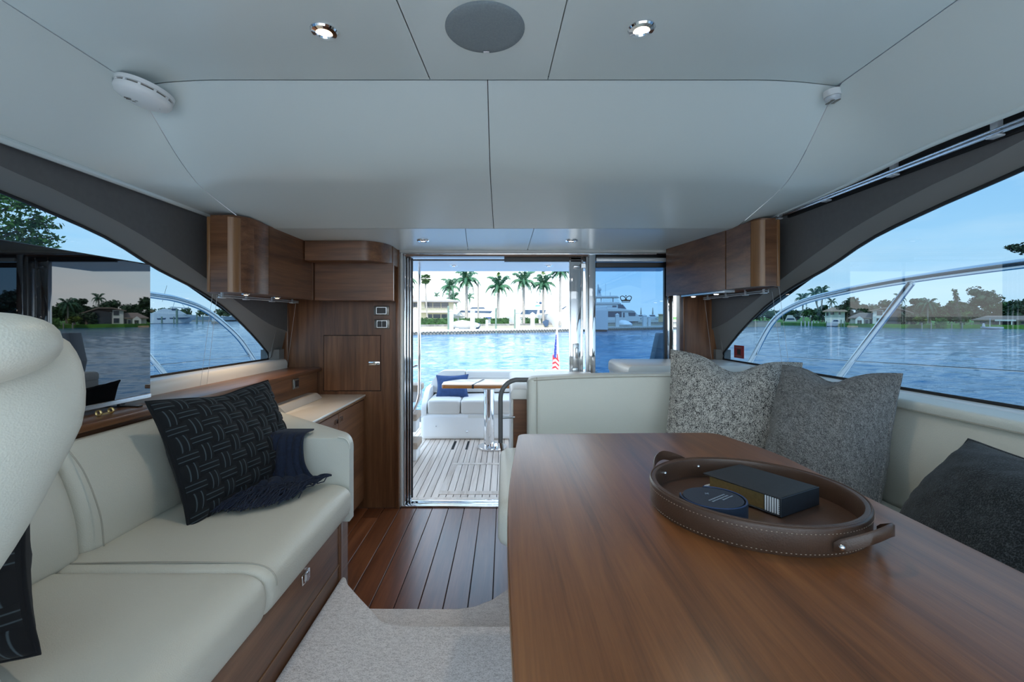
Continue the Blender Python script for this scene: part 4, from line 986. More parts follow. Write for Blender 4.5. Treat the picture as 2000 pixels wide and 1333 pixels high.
cs = thing('cockpit_sofa', (.2, 5.7, 0), 'white cockpit sofa across the stern with beige cushions', 'sofa')
make('base', MB().rbox(-.972, 1.5, 5.33, 6.2, .0, .30, .05, 3), M['white'], cs, smooth=50)
make('side_arm', MB().prism(arc2([(5.34, .25), (5.34, .40), (5.62, .56), (6.15, .56), (6.15, .25)], [.02, .08, .1, .04, .02], 5), -.965, -.905, axis='x', bev=.012), M['white'], cs, smooth=50)
make('rear_wall', MB().rbox(-.94, 1.5, 6.02, 6.16, .25, .60, .03, 2), M['white'], cs)
make('locker_line', MB().box(-.42, -.0, 5.327, 5.335, .255, .288), M['sill'], cs)
make('knob', MB().ell((-.43, 5.325, .10), (.014, .014, .014), 12, 8), M['chrome'], cs)
make('knob', MB().ell((-.79, 5.325, .16), (.008, .008, .008), 12, 8), M['steel'], cs)
for a, b_ in ((-.895, -.515), (-.508, .34), (.347, 1.18)): make('seat_cushion', MB().rbox(a, b_, 5.345, 5.98, .292, .452, .03, 4, sub=4, puff=.012), M['vinyl'], cs, smooth=60)
make('back_cushion', MB().prism(arc2([(-.965, .47), (-.93, .60), (-.82, .748), (-.50, .748), (-.50, .47)], [.01, .06, .08, .015, .01], 6), 5.86, 6.02, axis='y', bev=.02, seg=3), M['vinyl'], cs, smooth=60)
for a, b_ in ((-.495, .38), (.385, 1.2)): make('back_cushion', MB().rbox(a, b_, 5.86, 6.02, .47, .750, .03, 4), M['vinyl'], cs, smooth=60)
for a, b_ in ((-.84, -.51), (-.49, .37)): make('cushion_seam', MB().tube([(a+.02, 5.858, .50), (a+.02, 5.856, .64), (a+.06, 5.856, .665), (b_-.02, 5.856, .665)], .005, 6), M['vinyl'], cs)
ct = thing('cockpit_table', (.02, 5.0, 0), 'varnished teak cockpit table on a thick polished steel leg', 'table')
make('tabletop', MB().prism(arc2([(-.648, 4.75), (.80, 4.75), (.80, 5.22), (-.50, 5.22), (-.66, 5.0)], [.03, .03, .03, .06, .04], 5), .677, .717, bev=.006), M['gloss_teak'], ct, smooth=40)
make('leaf_joint', MB().prism([(-.335, 4.748), (-.315, 4.748), (-.22, 5.222), (-.24, 5.222)], .676, .7185), M['caulk'], ct)
make('leg', MB().lathe([(.058, .03), (.058, .68)], 28, (-.165, 5.0, 0)), M['chrome'], ct, smooth=60)
make('base_plate', MB().lathe([(.155, .0), (.160, .006), (.155, .022), (.07, .030), (.062, .06), (.001, .06)], 36, (-.13, 5.0, 0)), M['chrome'], ct, smooth=60)
make('collar', MB().lathe([(.075, .64), (.12, .676), (.001, .676)], 24, (-.165, 5.0, 0)), M['steel'], ct)
MxF = frame_m((-.64, 5.66, .575), (1, .02, .03), (-.03, .42, .9))
pillow('cushion', MxF, .40, .30, .05, M['blue'], 'blue cushion on the cockpit sofa behind the table', ear=.12, seed=55, wr=.008, n=24)

# stairs to the flybridge and hand rail at the left of the cockpit
stt = thing('stairs', (-1.0, 4.6, 0), 'white stair flank with teak treads just inside the left door jamb', 'stairs')
make('flank', MB().prism(arc2([(3.9, 0), (4.75, .0), (4.95, .34), (4.95, .72), (4.6, .72), (3.9, .25)], .05, 4), -1.06, -.985, axis='x', bev=.01), M['white'], stt, smooth=40)
for y, z, xr in ((4.62, .12, -.845), (4.80, .36, -.885), (5.05, .62, -.90)):
    make('tread', MB().rbox(-1.2, xr, y-.14, y+.12, z, z+.07, .012, 2), M['tread_teak'], stt)
    make('riser', MB().rbox(-1.2, xr-.015, y-.11, y+.10, z-.12, z, .01, 2), M['white'], stt)
hr = thing('handrail', (-.83, 4.5, 0), 'tall polished steel hand rail curving in at the foot of the stairs', 'rail')
pth = spline([(-.83, 4.5, 1.945), (-.83, 4.5, 1.3), (-.83, 4.5, .75), (-.84, 4.5, .62), (-.885, 4.5, .50), (-.94, 4.5, .44)], 30)
make('tube', MB().tube(pth, .016, 10), M['chrome'], hr, smooth=60)
make('tube', MB().tube(spline([(-.99, 4.9, .88), (-.93, 4.9, .90), (-.90, 4.9, .86), (-.90, 4.9, .70)], 16), .012, 8), M['chrome'], hr, smooth=60)

# ensign on its staff at the stern
fs = thing('ensign', (.70, 6.5, .3), 'furled red white and blue striped ensign on a white staff at the stern', 'flag')
make('staff', MB().tube([P(1091, 740, 6.5), P(1090, 700, 6.5), P(1088, 640, 6.5)], [.020, .018, .010], 10), M['white'], fs, smooth=60)
fl = [('canton', M['blue'], [(1085, 651), (1087.6, 650), (1088, 676), (1087, 697), (1080, 699), (1080.5, 688)]),]
mred = plain('flag_red', (.55, .03, .04), .8); mwh = plain('flag_white', (.85, .85, .86), .8); mblu = plain('flag_blue', (.03, .06, .28), .8)
def flagpiece(nm, mat, poly, y=6.46, yb=6.47):
    pts = [P(a, b_, y) for a, b_ in poly]; mb = MB().prism([(p.x, p.z) for p in pts], y, yb, axis='y'); return make(nm, mb, mat, fs, smooth=0)
flagpiece('field', mwh, [(1086.5, 644), (1089, 642), (1091.5, 700), (1094.5, 728), (1079, 728), (1080, 700)], 6.475, 6.485)
flagpiece('canton', mblu, [(1085.6, 654), (1087.2, 653), (1087.4, 680), (1086.4, 700), (1081.3, 698), (1083, 676)])
mb = MB()
for px, py in ((1084.5, 668), (1086, 675), (1083.5, 680), (1085.8, 686), (1083, 692), (1085.5, 696), (1086.2, 662)):
    p = P(px, py, 6.455); mb.prism([(p.x+.005*math.cos(k*PI*2/5*2), p.z+.005*math.sin(k*PI*2/5*2)) for k in range(5)], 6.455, 6.459, axis='y')
make('star', mb, mwh, fs, smooth=0)['kind'] = 'stuff'
for i in range(6):
    a, c_ = 1080.4-i*.25, 702+i*4.4
    flagpiece('stripe', mred if i % 2 == 0 else mwh, [(a, c_-3 if i else c_-8), (1085, c_-5), (1089-.1*i, c_-1), (1092.0, c_+2), (1092.2, c_+7), (1086, c_+1.5), (a-.6, c_+3)], 6.462-.0005*i, 6.468-.0005*i)
flagpiece('stripe', mred, [(1079.7, 690), (1081.5, 700), (1080.2, 727), (1078.2, 727)], 6.464, 6.470)
flagpiece('stripe', mred, [(1087.4, 690), (1089.5, 693), (1091, 712), (1088, 706)], 6.466, 6.470)

# grey boarding davit-like wing seen through the fixed pane
wg = make('side_wing', MB().prism([(E(1299, 645, 5).x-.03+.0, .0), (1.66, 0), (1.70, 1.25), (1.62, 1.25), (1.555, .95), (1.60, .72), (1.60, .6), (1.545, .22)], 4.80, 4.95, axis='y', bev=.01), plain('wing_grey', (.22, .25, .28), .5)); tag(wg, 'grey moulded cockpit side wing seen behind the fixed pane', 'side wing')

# outer guard rails
def guard(pts, strut, wire, label, stan):
    t = thing('guard_rail', pts[-1], label, 'guard rail')
    make('rail', MB().tube(spline(pts, 60), .021, 10), M['chrome'], t, smooth=60)
    for a, b_ in strut: make('stanchion', MB().tube([a, b_], .018, 10), M['chrome'], t, smooth=60)
    make('wire', MB().tube(wire, .004, 6), M['steel'], t)
    q = Vector(wire[0]); q2 = Vector(wire[1]); d = (q2-q).normalized()
    make('turnbuckle', MB().tube([q, q+d*.03, q+d*.14, q+d*.16], [.006, .009, .007, .004], 8), M['steel'], t)
X = 2.1
pts = [(X, 4.02, .96), (X, 3.9, 1.055), (X, 3.6, 1.366), (X, 3.287, 1.49), (X, 2.885, 1.545), (X, 2.408, 1.577), (X, 1.862, 1.592), (X, 1.0, 1.60), (X, -.5, 1.62)]
guard(pts, [((X, 2.377, 1.56), (X, 2.93, .965)), ((X, .6, 1.60), (X, 1.0, .965))], [(X, 3.86, 1.085), (X, 1.862, 1.155), (X, -.5, 1.2)], 'curved polished steel guard rail outside the right window', None)
X = -2.25
pts = [(X, 4.22, .96), (X, 4.13, 1.03), (X, 3.93, 1.206), (X, 3.716, 1.337), (X, 3.46, 1.454), (X, 3.19, 1.512), (X, 2.943, 1.530), (X, 2.4, 1.55), (X, 1.2, 1.57), (X, -.5, 1.6)]
guard(pts, [((X, 2.5, 1.55), (X, 3.10, .965))], [(X, 4.10, 1.065), (X, 2.9, 1.08), (X, -.5, 1.15)], 'curved polished steel guard rail outside the left window', None)
# ================================================================== OUTSIDE WORLD (tilted as a whole by the boat's trim)
m, nt, b = newmat('sea_water'); setp(b, base=(.008, .105, .23), rough=.06, ior=1.33)
v = coords(nt, (1, 1.0, 1)); 
n1 = noise_n(nt, .7, 6, .62, coords(nt, (.42, .85, 1), (0, 0, .25)), .5); n2 = noise_n(nt, 1.0, 5, .65, coords(nt, (1.1, 2.6, 1), (0, 0, -.15)), .3)
n3 = noise_n(nt, .05, 3, .5, coords(nt, (.5, 1.6, 1)))
ad = nt.nodes.new('ShaderNodeMath'); ad.operation = 'MULTIPLY_ADD'; ad.inputs[1].default_value = .35; nt.links.new(n2.outputs['Fac'], ad.inputs[0]); nt.links.new(n1.outputs['Fac'], ad.inputs[2])
bn = bump(nt, b, ad.outputs[0], 1.0, .25)
mr = nt.nodes.new('ShaderNodeMapRange'); mr.inputs['From Min'].default_value = .35; mr.inputs['From Max'].default_value = .65; mr.inputs['To Min'].default_value = .5; mr.inputs['To Max'].default_value = 1.0
nt.links.new(n3.outputs['Fac'], mr.inputs['Value']); nt.links.new(mr.outputs[0], bn.inputs['Strength'])
M['water'] = m
mb = MB(); mb.box(-2500, 2500, -300, 2500, WATER-3, WATER-.35)
# the near water is modelled as real ripples, finer close to the boat
nr, nc = 620, 420
def wave(x, y):
    g = .55+.9*(noise.noise((x/38+7, y/26, 3.1))*.5+.5)
    h = .085*noise.noise((x/3.1, y/1.7, 0))+.050*noise.noise((x/1.25+y*.2, y/.72, 5))+.022*noise.noise((x/.5, y/.33, 9))
    return h*g
for sgn, a0, a1, d0, d1 in ((1, -1.62, 2.3, 5.6, 620),):
    r0, r1 = 1/d0, 1/d1
    for j in range(nr+1):
        d = 1/(r0+(r1-r0)*j/nr)
        for i in range(nc+1):
            x = (a0+(a1-a0)*i/nc)*d; mb.v.append((x, d, WATER+wave(x, d)))
    for j in range(nr):
        for i in range(nc):
            k = 8+j*(nc+1)+i; mb.f.append((k, k+1, k+nc+2, k+nc+1))
wt = make('water', mb, M['water'], smooth=0); wt.data.polygons.foreach_set('use_smooth', [True]*len(wt.data.polygons)); tag(wt, 'rippled blue water of the canal', 'water', kind='stuff', outdoor=True)
M['concrete'] = plain('dock_concrete', (.48, .465, .43), .8, var=.12, vscale=1.5)
M['dockside'] = plain('dock_fascia', (.16, .155, .14), .85, var=.35, vscale=2)
M['postw'] = plain('post_white', (.62, .62, .60), .5)
M['pileg'] = plain('pile_green', (.16, .22, .17), .8, var=.2, vscale=3)
M['pilew'] = plain('pile_grey', (.30, .27, .23), .85, var=.2, vscale=3)
M['stone'] = plain('seawall_stone', (.18, .175, .165), .9, var=.35, vscale=2)
M['trunk'] = plain('palm_trunk', (.29, .265, .235), .9, var=.15, vscale=4)
M['bark'] = plain('bark', (.16, .12, .09), .9)
M['frond'] = plain('palm_frond', (.030, .105, .050), .6, var=.35, vscale=2.5); M['frond2'] = plain('palm_frond_yellow', (.065, .12, .022), .6, var=.3, vscale=2.5)
M['shaft'] = plain('crownshaft', (.06, .12, .035), .5)
def leafm(name, c): return plain(name, c, .7, var=.55, vscale=.9)
LG = [leafm('leaf_dark', (.014, .046, .014)), leafm('leaf_mid', (.028, .080, .018)), leafm('leaf_light', (.06, .14, .02)), leafm('leaf_yellow', (.14, .19, .02)), leafm('leaf_grey', (.04, .075, .032))]
M['hedge'] = leafm('hedge_leaf', (.022, .07, .012))
M['grass'] = plain('grass', (.07, .19, .02), .9, var=.3, vscale=.6); M['sand'] = plain('ground_sand', (.34, .32, .26), .9, var=.1, vscale=.3)
M['wallw'] = plain('house_white', (.72, .72, .70), .7); M['wally'] = plain('house_cream', (.50, .47, .34), .7); M['brick'] = plain('brick', (.45, .28, .20), .85, var=.25, vscale=4)
M['roofg'] = plain('roof_grey', (.26, .25, .25), .8, var=.1, vscale=3); M['roofb'] = plain('roof_brown', (.22, .17, .14), .8, var=.2, vscale=3); M['rooft'] = plain('roof_tile', (.36, .26, .19), .8, var=.2, vscale=3)
M['win'] = plain('house_window', (.03, .045, .06), .08); M['navyw'] = plain('yacht_window', (.02, .05, .10), .08)
M['boatw'] = plain('boat_white', (.52, .54, .56), .3); M['cover'] = plain('boat_cover', (.78, .78, .78), .8); M['teal'] = plain('teal_canvas', (.04, .40, .42), .7)
M['orange'] = plain('orange_boom', (.75, .35, .03), .7); M['timber'] = plain('timber', (.50, .36, .20), .8, var=.2, vscale=2)

# --- land
def gz(): return WATER
def land(nm, pts, z, mat, label):
    o = make(nm, MB().prism(pts, WATER-2, WATER+z), mat, smooth=0); tag(o, label, 'ground', outdoor=True); o['kind'] = 'structure'; return o
def W(px, py): d = 2.65*F/(py-HOR); return ((px-CX)/F*d, d)
def dl(x, off=0): return 70+.6*x+off
land('trim_6', [(-22, dl(-22, 4)), (60, dl(60, 4)), (66, 110), (70, 140), (70, 900), (-400, 900), (-95, 225)], 1.05, M['sand'], 'pale ground of the marina behind the dock')
land('trim_7', [(60, 165), (74, 140), (82, 103), (104, 92), (152, 80), (400, 60), (900, 300), (70, 900)], .75, M['grass'], 'green lawn along the far right shore')
land('trim_8', [(-130, 225), (-170, 222), (-260, 225), (-700, 215), (-700, 700), (-340, 700)], .6, M['sand'], 'low shore far to the left')

# --- dock
dk = thing('dock', (8, dl(8), WATER), 'long concrete dock across the water behind the boat', 'dock', outdoor=True)
make('deck', MB().prism([(-22, dl(-22)), (34, dl(34)), (34, dl(34, 4.2)), (-22, dl(-22, 4.2))], WATER+.42, WATER+.66), M['concrete'], dk, smooth=0)
make('fascia', MB().prism([(-22, dl(-22, .1)), (34, dl(34, .1)), (34, dl(34, .6)), (-22, dl(-22, .6))], WATER-.5, WATER+.42), M['dockside'], dk, smooth=0)
mb = MB()
for k in range(120):
    x = -20+.45*k; mb.box(x, x+.22, dl(x)-.06, dl(x)+.3, WATER+.30, WATER+.40)
o = make('fender_bolt', mb, M['pilew'], dk, smooth=0); o['kind'] = 'stuff'
mb = MB()
sw = make('seawall', MB().prism([(-22, dl(-22, 4)), (66, dl(66, 4)), (66, dl(66, 4.5)), (-22, dl(-22, 4.5))], WATER+.5, WATER+1.35), M['stone'], smooth=0); tag(sw, 'low grey stone sea wall behind the dock', 'wall', outdoor=True)

def leaves(mb, c, r, n, size, rnd, shell=.55):
    for k in range(n):
        while True:
            q = Vector((rnd.uniform(-1, 1), rnd.uniform(-1, 1), rnd.uniform(-1, 1)))
            if shell < q.length < 1: break
        p = Vector(c)+Vector((q.x*r[0], q.y*r[1], q.z*r[2]))
        a = Vector((rnd.gauss(0, 1), rnd.gauss(0, 1), rnd.gauss(0, .7))).normalized(); b_ = a.cross(Vector((rnd.gauss(0, 1), rnd.gauss(0, 1), rnd.gauss(0, 1)))).normalized()
        s = size*rnd.uniform(.6, 1.3)
        mb.add([p-a*s, p+b_*s*.45, p+a*s, p-b_*s*.45], [(0, 1, 2, 3)])
# hedge, in clipped runs between the posts
rnd = random.Random(3)
for i, (a, b_) in enumerate(((-16, -7.3), (-7, -2.6), (-2.2, .8), (3, 5.9), (6.4, 9.3))):
    h = thing('hedge', ((a+b_)/2, dl((a+b_)/2, 6), WATER+1.05), ['clipped green hedge before the two storey house', 'clipped hedge behind the covered dinghy', 'clipped hedge between the dinghy and the fourth palm', 'lighter clipped hedge right of the middle palm', 'clipped hedge by the white bow'][i], 'hedge', outdoor=True)
    mb = MB()
    for k in range(int((b_-a)*90)):
        x = rnd.uniform(a, b_); y = dl(x, 6)+rnd.uniform(-.6, .6); z = WATER+1.05+rnd.uniform(0, 1.25)
        leaves(mb, (x, y, z), (.1, .1, .1), 1, .2, rnd, 0)
    mb.prism([(a, dl(a, 5.6)), (b_, dl(b_, 5.6)), (b_, dl(b_, 6.4)), (a, dl(a, 6.4))], WATER+1.0, WATER+2.2)
    make('foliage', mb, M['hedge'], h, smooth=0)
def post(px, py0, py1, wpx, d, label):
    r = wpx*d/F/2; p = E(px, py1, d); z0, z1 = WATER+.6, CAMZ-(py0-HOR)/F*d
    t = thing('dock_post', (p.x, d, z0), label, 'post', 'white dock posts', outdoor=True)
    make('shaft', MB().box(p.x-r, p.x+r, d-r, d+r, z0-.0, z1-.3), M['postw'], t, smooth=0)
    make('cap', MB().add([(p.x-r*1.2, d-r*1.2, z1-.3), (p.x+r*1.2, d-r*1.2, z1-.3), (p.x+r*1.2, d+r*1.2, z1-.3), (p.x-r*1.2, d+r*1.2, z1-.3), (p.x, d, z1)], [(3, 2, 1, 0), (0, 1, 4), (1, 2, 4), (2, 3, 4), (3, 0, 4)]), M['postw'], t, smooth=0)
def dd(px, off=.6): # depth of the dock line under a pixel column
    k = (px-CX)/F; return (70+off)/(1-.6*k)
for px, a, b_, w_, lb in ((811, 601, 644, 8.5, 'white capped dock post beside the stair hand rail'), (881, 604, 645, 9, 'white capped dock post at the left end of the covered dinghy'), (923, 605, 640, 8.5, 'white capped dock post behind the covered dinghy'),
        (1011, 608, 643, 8.5, 'white capped dock post left of the third royal palm'), (1040, 610, 643, 8, 'white capped dock post under the fourth royal palm'), (1205.5, 612, 640, 6.5, 'white capped dock post before the big motor yacht'),
        (1259, 614, 639, 7, 'white capped dock post right of the yacht bow'), (1268, 617, 638, 5, 'thinner white dock post at the right end of the dock')):
    post(px, a, b_, w_, dd(px), lb)
for px, a, w_, lb in ((875.5, 598, 3.2, 'slim green piling beside the white post by the dinghy'), (968.5, 602, 3.2, 'slim green piling left of the middle palm trunk'), (1005.5, 604, 3.2, 'slim green piling behind the third white post')):
    d = dd(px, .2); p = E(px, 640, d); o = make('piling', MB().tube([(p.x, d, WATER-1), (p.x, d, CAMZ-(a-HOR)/F*d)], w_*d/F/2, 8), M['pileg'], smooth=60); tag(o, lb, 'piling', outdoor=True)
for px, a, b_, lb in ((799, 630, 643, 'short white bollard box at the left end of the dock'), (951, 625, 640, 'small white power pedestal on the dock')):
    d = dd(px, 1.5); p = E(px, 640, d); r = 2.4*d/F; o = make('dock_pedestal', MB().rbox(p.x-r, p.x+r, d-r, d+r, WATER+.64, CAMZ-(a-HOR)/F*d, .05, 2), M['postw']); tag(o, lb, 'pedestal', outdoor=True)
d = 76; p = E(934, 600, d)
t = thing('lamp_post', (p.x, d, WATER+1), 'tall slim grey pole between the palms', 'pole', outdoor=True)
make('pole', MB().tube([(p.x, d, WATER+1), (p.x, d, CAMZ+(HOR-550)/F*d)], [.16, .11], 8), M['bark'] if 0 else M['trunk'], t, smooth=60)

# --- palms
def frond_mesh(L=2.7, rise=.5, droop=1.5, hang=.62, n=24, wdt=.115):
    mb = MB(); pts = []
    for k in range(n+1):
        t = k/n; pts.append(Vector((L*(t-.18*t*t), 0, rise*math.sin(t*PI*.62)*1.2-droop*t**2.2)))
    mb.tube(pts[::2], [.04*(1-.7*k/(n/2)) for k in range(len(pts[::2]))], 4)
    r = random.Random(2)
    for k in range(2, n+1):
        p = pts[k]; tg = (pts[k]-pts[k-1]).normalized(); ln = .68*math.sin(PI*min(.97, .18+.8*k/n))**.6
        for s in (-1, 1):
            d_ = (tg*.55+Vector((0, s*.62, 0))+Vector((0, 0, -hang*r.uniform(.6, 1.3)))).normalized()
            e_ = p+d_*ln*.55; e2 = e_+(d_+Vector((0, 0, -.5))).normalized()*ln*.5; wv = tg*wdt
            mb.add([p-wv*.5, p+wv*.5, e_+wv*.55, e_-wv*.55, e2], [(0, 1, 2, 3), (3, 2, 4)])
    return mb
FR = [make('frond', frond_mesh(2.7, 1.15, .55), M['frond'], smooth=0), make('frond', frond_mesh(2.8, .75, 1.7), M['frond'], smooth=0), make('frond', frond_mesh(2.5, .25, 2.5), M['frond'], smooth=0), make('frond', frond_mesh(2.3, 1.9, -.2), M['frond2'], smooth=0)]
FRM = [f.data for f in FR]
# frond meshes are recentred by make(); bring their base back to the origin
for f in FR:
    off = Vector(f.location)
    f.data.transform(Matrix.Translation(off))
    bpy.data.objects.remove(f)
fanmb = MB()
for k in range(11):
    a = -1.5+3.0*k/10; d_ = Vector((math.cos(a), math.sin(a), -.15)); s_ = Vector((-math.sin(a), math.cos(a), 0))
    fanmb.add([Vector((.5, 0, 0))+s_*-.02, Vector((.5, 0, 0))+d_*.45-s_*.09, Vector((.5, 0, 0))+d_*.85+Vector((0, 0, -.14)), Vector((.5, 0, 0))+d_*.45+s_*.09], [(0, 1, 2, 3)])
fanmb.tube([(0, 0, 0), (.5, 0, 0)], .02, 4)
fo = make('frond', fanmb, M['shaft'], smooth=0); fo.data.transform(Matrix.Translation(Vector(fo.location))); FAN = fo.data; bpy.data.objects.remove(fo)
def palm(px, pyc, pyb, d, rpx, label, kind='royal', trunkpx=4.5, lean=0, seed=0, cat='palm tree', group=None):
    rnd = random.Random(seed+17); top = E(px, pyc, d); zb = WATER+1.0
    base = Vector((top.x-lean, d, zb))
    t = thing('palm_tree', base, label, cat, outdoor=True)
    r = trunkpx*d/F/2; s = rpx*d/F/2.25
    path = [base.lerp(top, k/6)+Vector((lean*.18*math.sin(PI*k/6), 0, 0)) for k in range(7)]
    make('trunk', MB().tube(path, [r*1.25, r*1.05, r, r, r*.95, r*.85, r*.7], 8), M['trunk'], t, smooth=60)
    if kind == 'royal': make('crownshaft', MB().tube([top-Vector((0, 0, .9*s)), top-Vector((0, 0, .3*s)), top+Vector((0, 0, .15*s))], [r*.9, r*.95, r*.4], 8), M['shaft'], t, smooth=60)
    nf = {'royal': 24, 'coco': 20, 'fan': 26, 'small': 13}[kind]
    for k in range(nf):
        if kind == 'fan': me = FAN; tilt = rnd.uniform(-1.1, 1.2); sc = s*1.5
        else:
            q = k/nf; me = FRM[0] if q < .32 else (FRM[1] if q < .75 else FRM[2]); tilt = {0: -.35, 1: .05, 2: .25}[0 if q < .32 else (1 if q < .75 else 2)]+rnd.uniform(-.15, .15); sc = s*rnd.uniform(.88, 1.08)
            if kind == 'royal' and k == nf-1: me = FRM[3]; tilt = -1.0
        o = bpy.data.objects.new('frond', me); COL.objects.link(o); o.parent = t; o.location = top-base
        o.rotation_euler = (rnd.uniform(-.2, .2), tilt, k*2.399+rnd.uniform(-.2, .2)); o.scale = (sc,)*3
    return t
palm(791, 548, 640, 70, 26, 'palm whose crown is half hidden by the left door jamb', 'royal', seed=1)
palm(831, 545, 640, 74, 15, 'slender fan palm before the two storey house', 'fan', 3.0, lean=-.4, seed=2)
palm(878, 562, 640, 92, 24, 'coconut palm behind the roof of the two storey house', 'coco', 3.0, lean=.6, seed=3)
palm(853, 578, 640, 120, 9, 'small distant palm above the grey house roof', 'small', 2, seed=4)
palm(884, 585, 640, 100, 18, 'low palm at the right end of the two storey house', 'coco', 2.5, seed=12)
palm(911, 548, 640, 76, 29, 'tall royal palm with thick trunk right of the house', 'royal', 6, seed=5)
palm(917, 582, 640, 105, 12, 'small thin palm behind the tall royal palm', 'small', 2, seed=6)
palm(974, 561, 640, 76, 27, 'full royal palm in the middle of the doorway view', 'royal', 5.5, lean=.25, seed=7)
palm(1023, 551, 640, 77, 27, 'third royal palm, right of the middle one', 'royal', 5, seed=8)
palm(1061, 556, 640, 79, 26, 'fourth royal palm, above the white bow', 'royal', 4.5, seed=9)
palm(1094, 532, 640, 78, 24, 'rightmost royal palm, cut by the cockpit overhang', 'royal', 4.5, seed=10)

# --- buildings, built in a frame that faces the viewer
class Fr:
    def __init__(s, pxc, d):
        s.pxc, s.d = pxc, d; s.a = math.atan((pxc-CX)/F); s.c = Vector(((pxc-CX)/F*d, d, 0))
        s.M = Matrix.Translation(s.c) @ Matrix.Rotation(-s.a, 4, 'Z'); s.k = d*math.cos(s.a)/F
    def u(s, px): return (px-s.pxc)*s.k
    def z(s, py): return CAMZ-(py-HOR)/F*s.d
    def box(s, mb, px0, px1, py0, py1, v0, v1): return mb.box(s.u(px0), s.u(px1), v0, v1, s.z(py1), s.z(py0), s.M)
    def prism(s, mb, poly, v0, v1, bev=0): return mb.prism([(s.u(a), s.z(b_)) for a, b_ in poly], v0, v1, axis='y', bev=bev, M=s.M)
def hiproof(f, mb, px0, px1, pye, pyt, v0, v1, rl, rr):
    pts = [(f.u(px0), v0, f.z(pye)), (f.u(px1), v0, f.z(pye)), (f.u(px1), v1, f.z(pye)), (f.u(px0), v1, f.z(pye)), (f.u(rl), (v0+v1)/2, f.z(pyt)), (f.u(rr), (v0+v1)/2, f.z(pyt))]
    th_ = .25; pts += [(p[0], p[1], p[2]-th_) for p in pts[:4]]
    return mb.add([f.M @ Vector(p) for p in pts], [(0, 1, 5, 4), (1, 2, 5), (2, 3, 4, 5), (3, 0, 4), (6, 7, 1, 0), (7, 8, 2, 1), (8, 9, 3, 2), (9, 6, 0, 3), (9, 8, 7, 6)])
def windows(f, root, rects, v, mat='win', frame='wallw'):
    for (a, b_, c, d_) in rects:
        fr_ = make('window', f.box(MB(), a-.5, b_+.5, c-.5, d_+.5, v-.05, v+.1), M[frame], root, smooth=0)
        make('pane', f.box(MB(), a, b_, c, d_, v-.09, v-.04), M[mat], fr_, smooth=0)
def house(pxc, d, label): return Fr(pxc, d), thing('house', Fr(pxc, d).c+Vector((0, 0, WATER+1)), label, 'house', outdoor=True)
f, h = house(850, 86, 'two storey cream marina house with grey hip roof')
make('wall', f.box(MB(), 796, 886, 588, 640, 0, 9), M['wally'], h, smooth=0)
make('roof', hiproof(f, MB(), 788, 897, 588, 577, -1.2, 10, 825, 845), M['roofg'], h, smooth=0)
make('chimney', f.box(MB(), 798.5, 807, 577, 592, 1.5, 3), M['brick'], h, smooth=0)
make('brick_panel', f.box(MB(), 799, 806, 589, 622, -.12, .3), M['brick'], h, smooth=0)
make('balcony', f.box(MB(), 790, 888, 608, 611, -1.4, 0), M['wallw'], h, smooth=0)
mb = MB()
for px in range(792, 888, 5): f.box(mb, px, px+.35, 601, 608, -1.35, -1.3)
f.box(mb, 790, 888, 600.6, 601.2, -1.38, -1.28); o = make('railing', mb, M['pilew'], h, smooth=0); o['kind'] = 'stuff'
windows(f, h, [(807.5, 815, 592, 601), (830, 844.5, 591.5, 602), (846, 860.5, 591.5, 602), (862, 876, 591.5, 602), (833, 844.5, 614, 622), (846, 860.5, 614, 622), (862, 873.5, 614, 622)], 0, frame='wally')

# --- boats
def hull(f, pxs, pxb, pywl, pys_stern, pys_bow, beam, v, flare=.25, n=14):
    mb = MB(); rs = []
    for k in range(n+1):
        t = k/n; px = pxs+(pxb-pxs)*t; w_ = beam/2*(1-max(0, (t-.45)/.55)**2.2)+.02
        zs = f.z(pys_stern+(pys_bow-pys_stern)*t**2); zw = f.z(pywl); rk = 1-.0*t
        wl = w_*(1-flare*t); back = (pxb-pxs)*.16*max(0, (t-.5)/.5)**1.5
        u0 = f.u(px); u1 = f.u(px-back)
        rs.append([f.M @ Vector(q) for q in ((u1, v, zw-.6), (u1, v-wl, zw), (u0, v-w_, zs-.25), (u0, v-w_, zs), (u0, v+w_, zs), (u0, v+w_, zs-.25), (u1, v+wl, zw))])
    return mb.rings(rs)
def boat(f, label, hl, tiers, wins, extras=(), cat='boat', hm='boatw'):
    t = thing('motor_yacht', f.c+Vector((0, 0, WATER)), label, cat, outdoor=True)
    make('hull', hull(f, *hl), M[hm], t, smooth=30)
    vm, bm_ = hl[6], hl[5]
    for nm, poly, wf in tiers: make(nm, f.prism(MB(), poly, vm-bm_/2*wf, vm+bm_/2*wf, bev=.06), M['boatw'], t, smooth=0)
    for poly, wf in wins: make('window', f.prism(MB(), poly, vm-bm_/2*wf-.06, vm+bm_/2*wf+.06), M['navyw'], t, smooth=0)
    for nm, fn, mat in extras: make(nm, fn(), M[mat], t, smooth=50)
    return t
f = Fr(1200, 100)
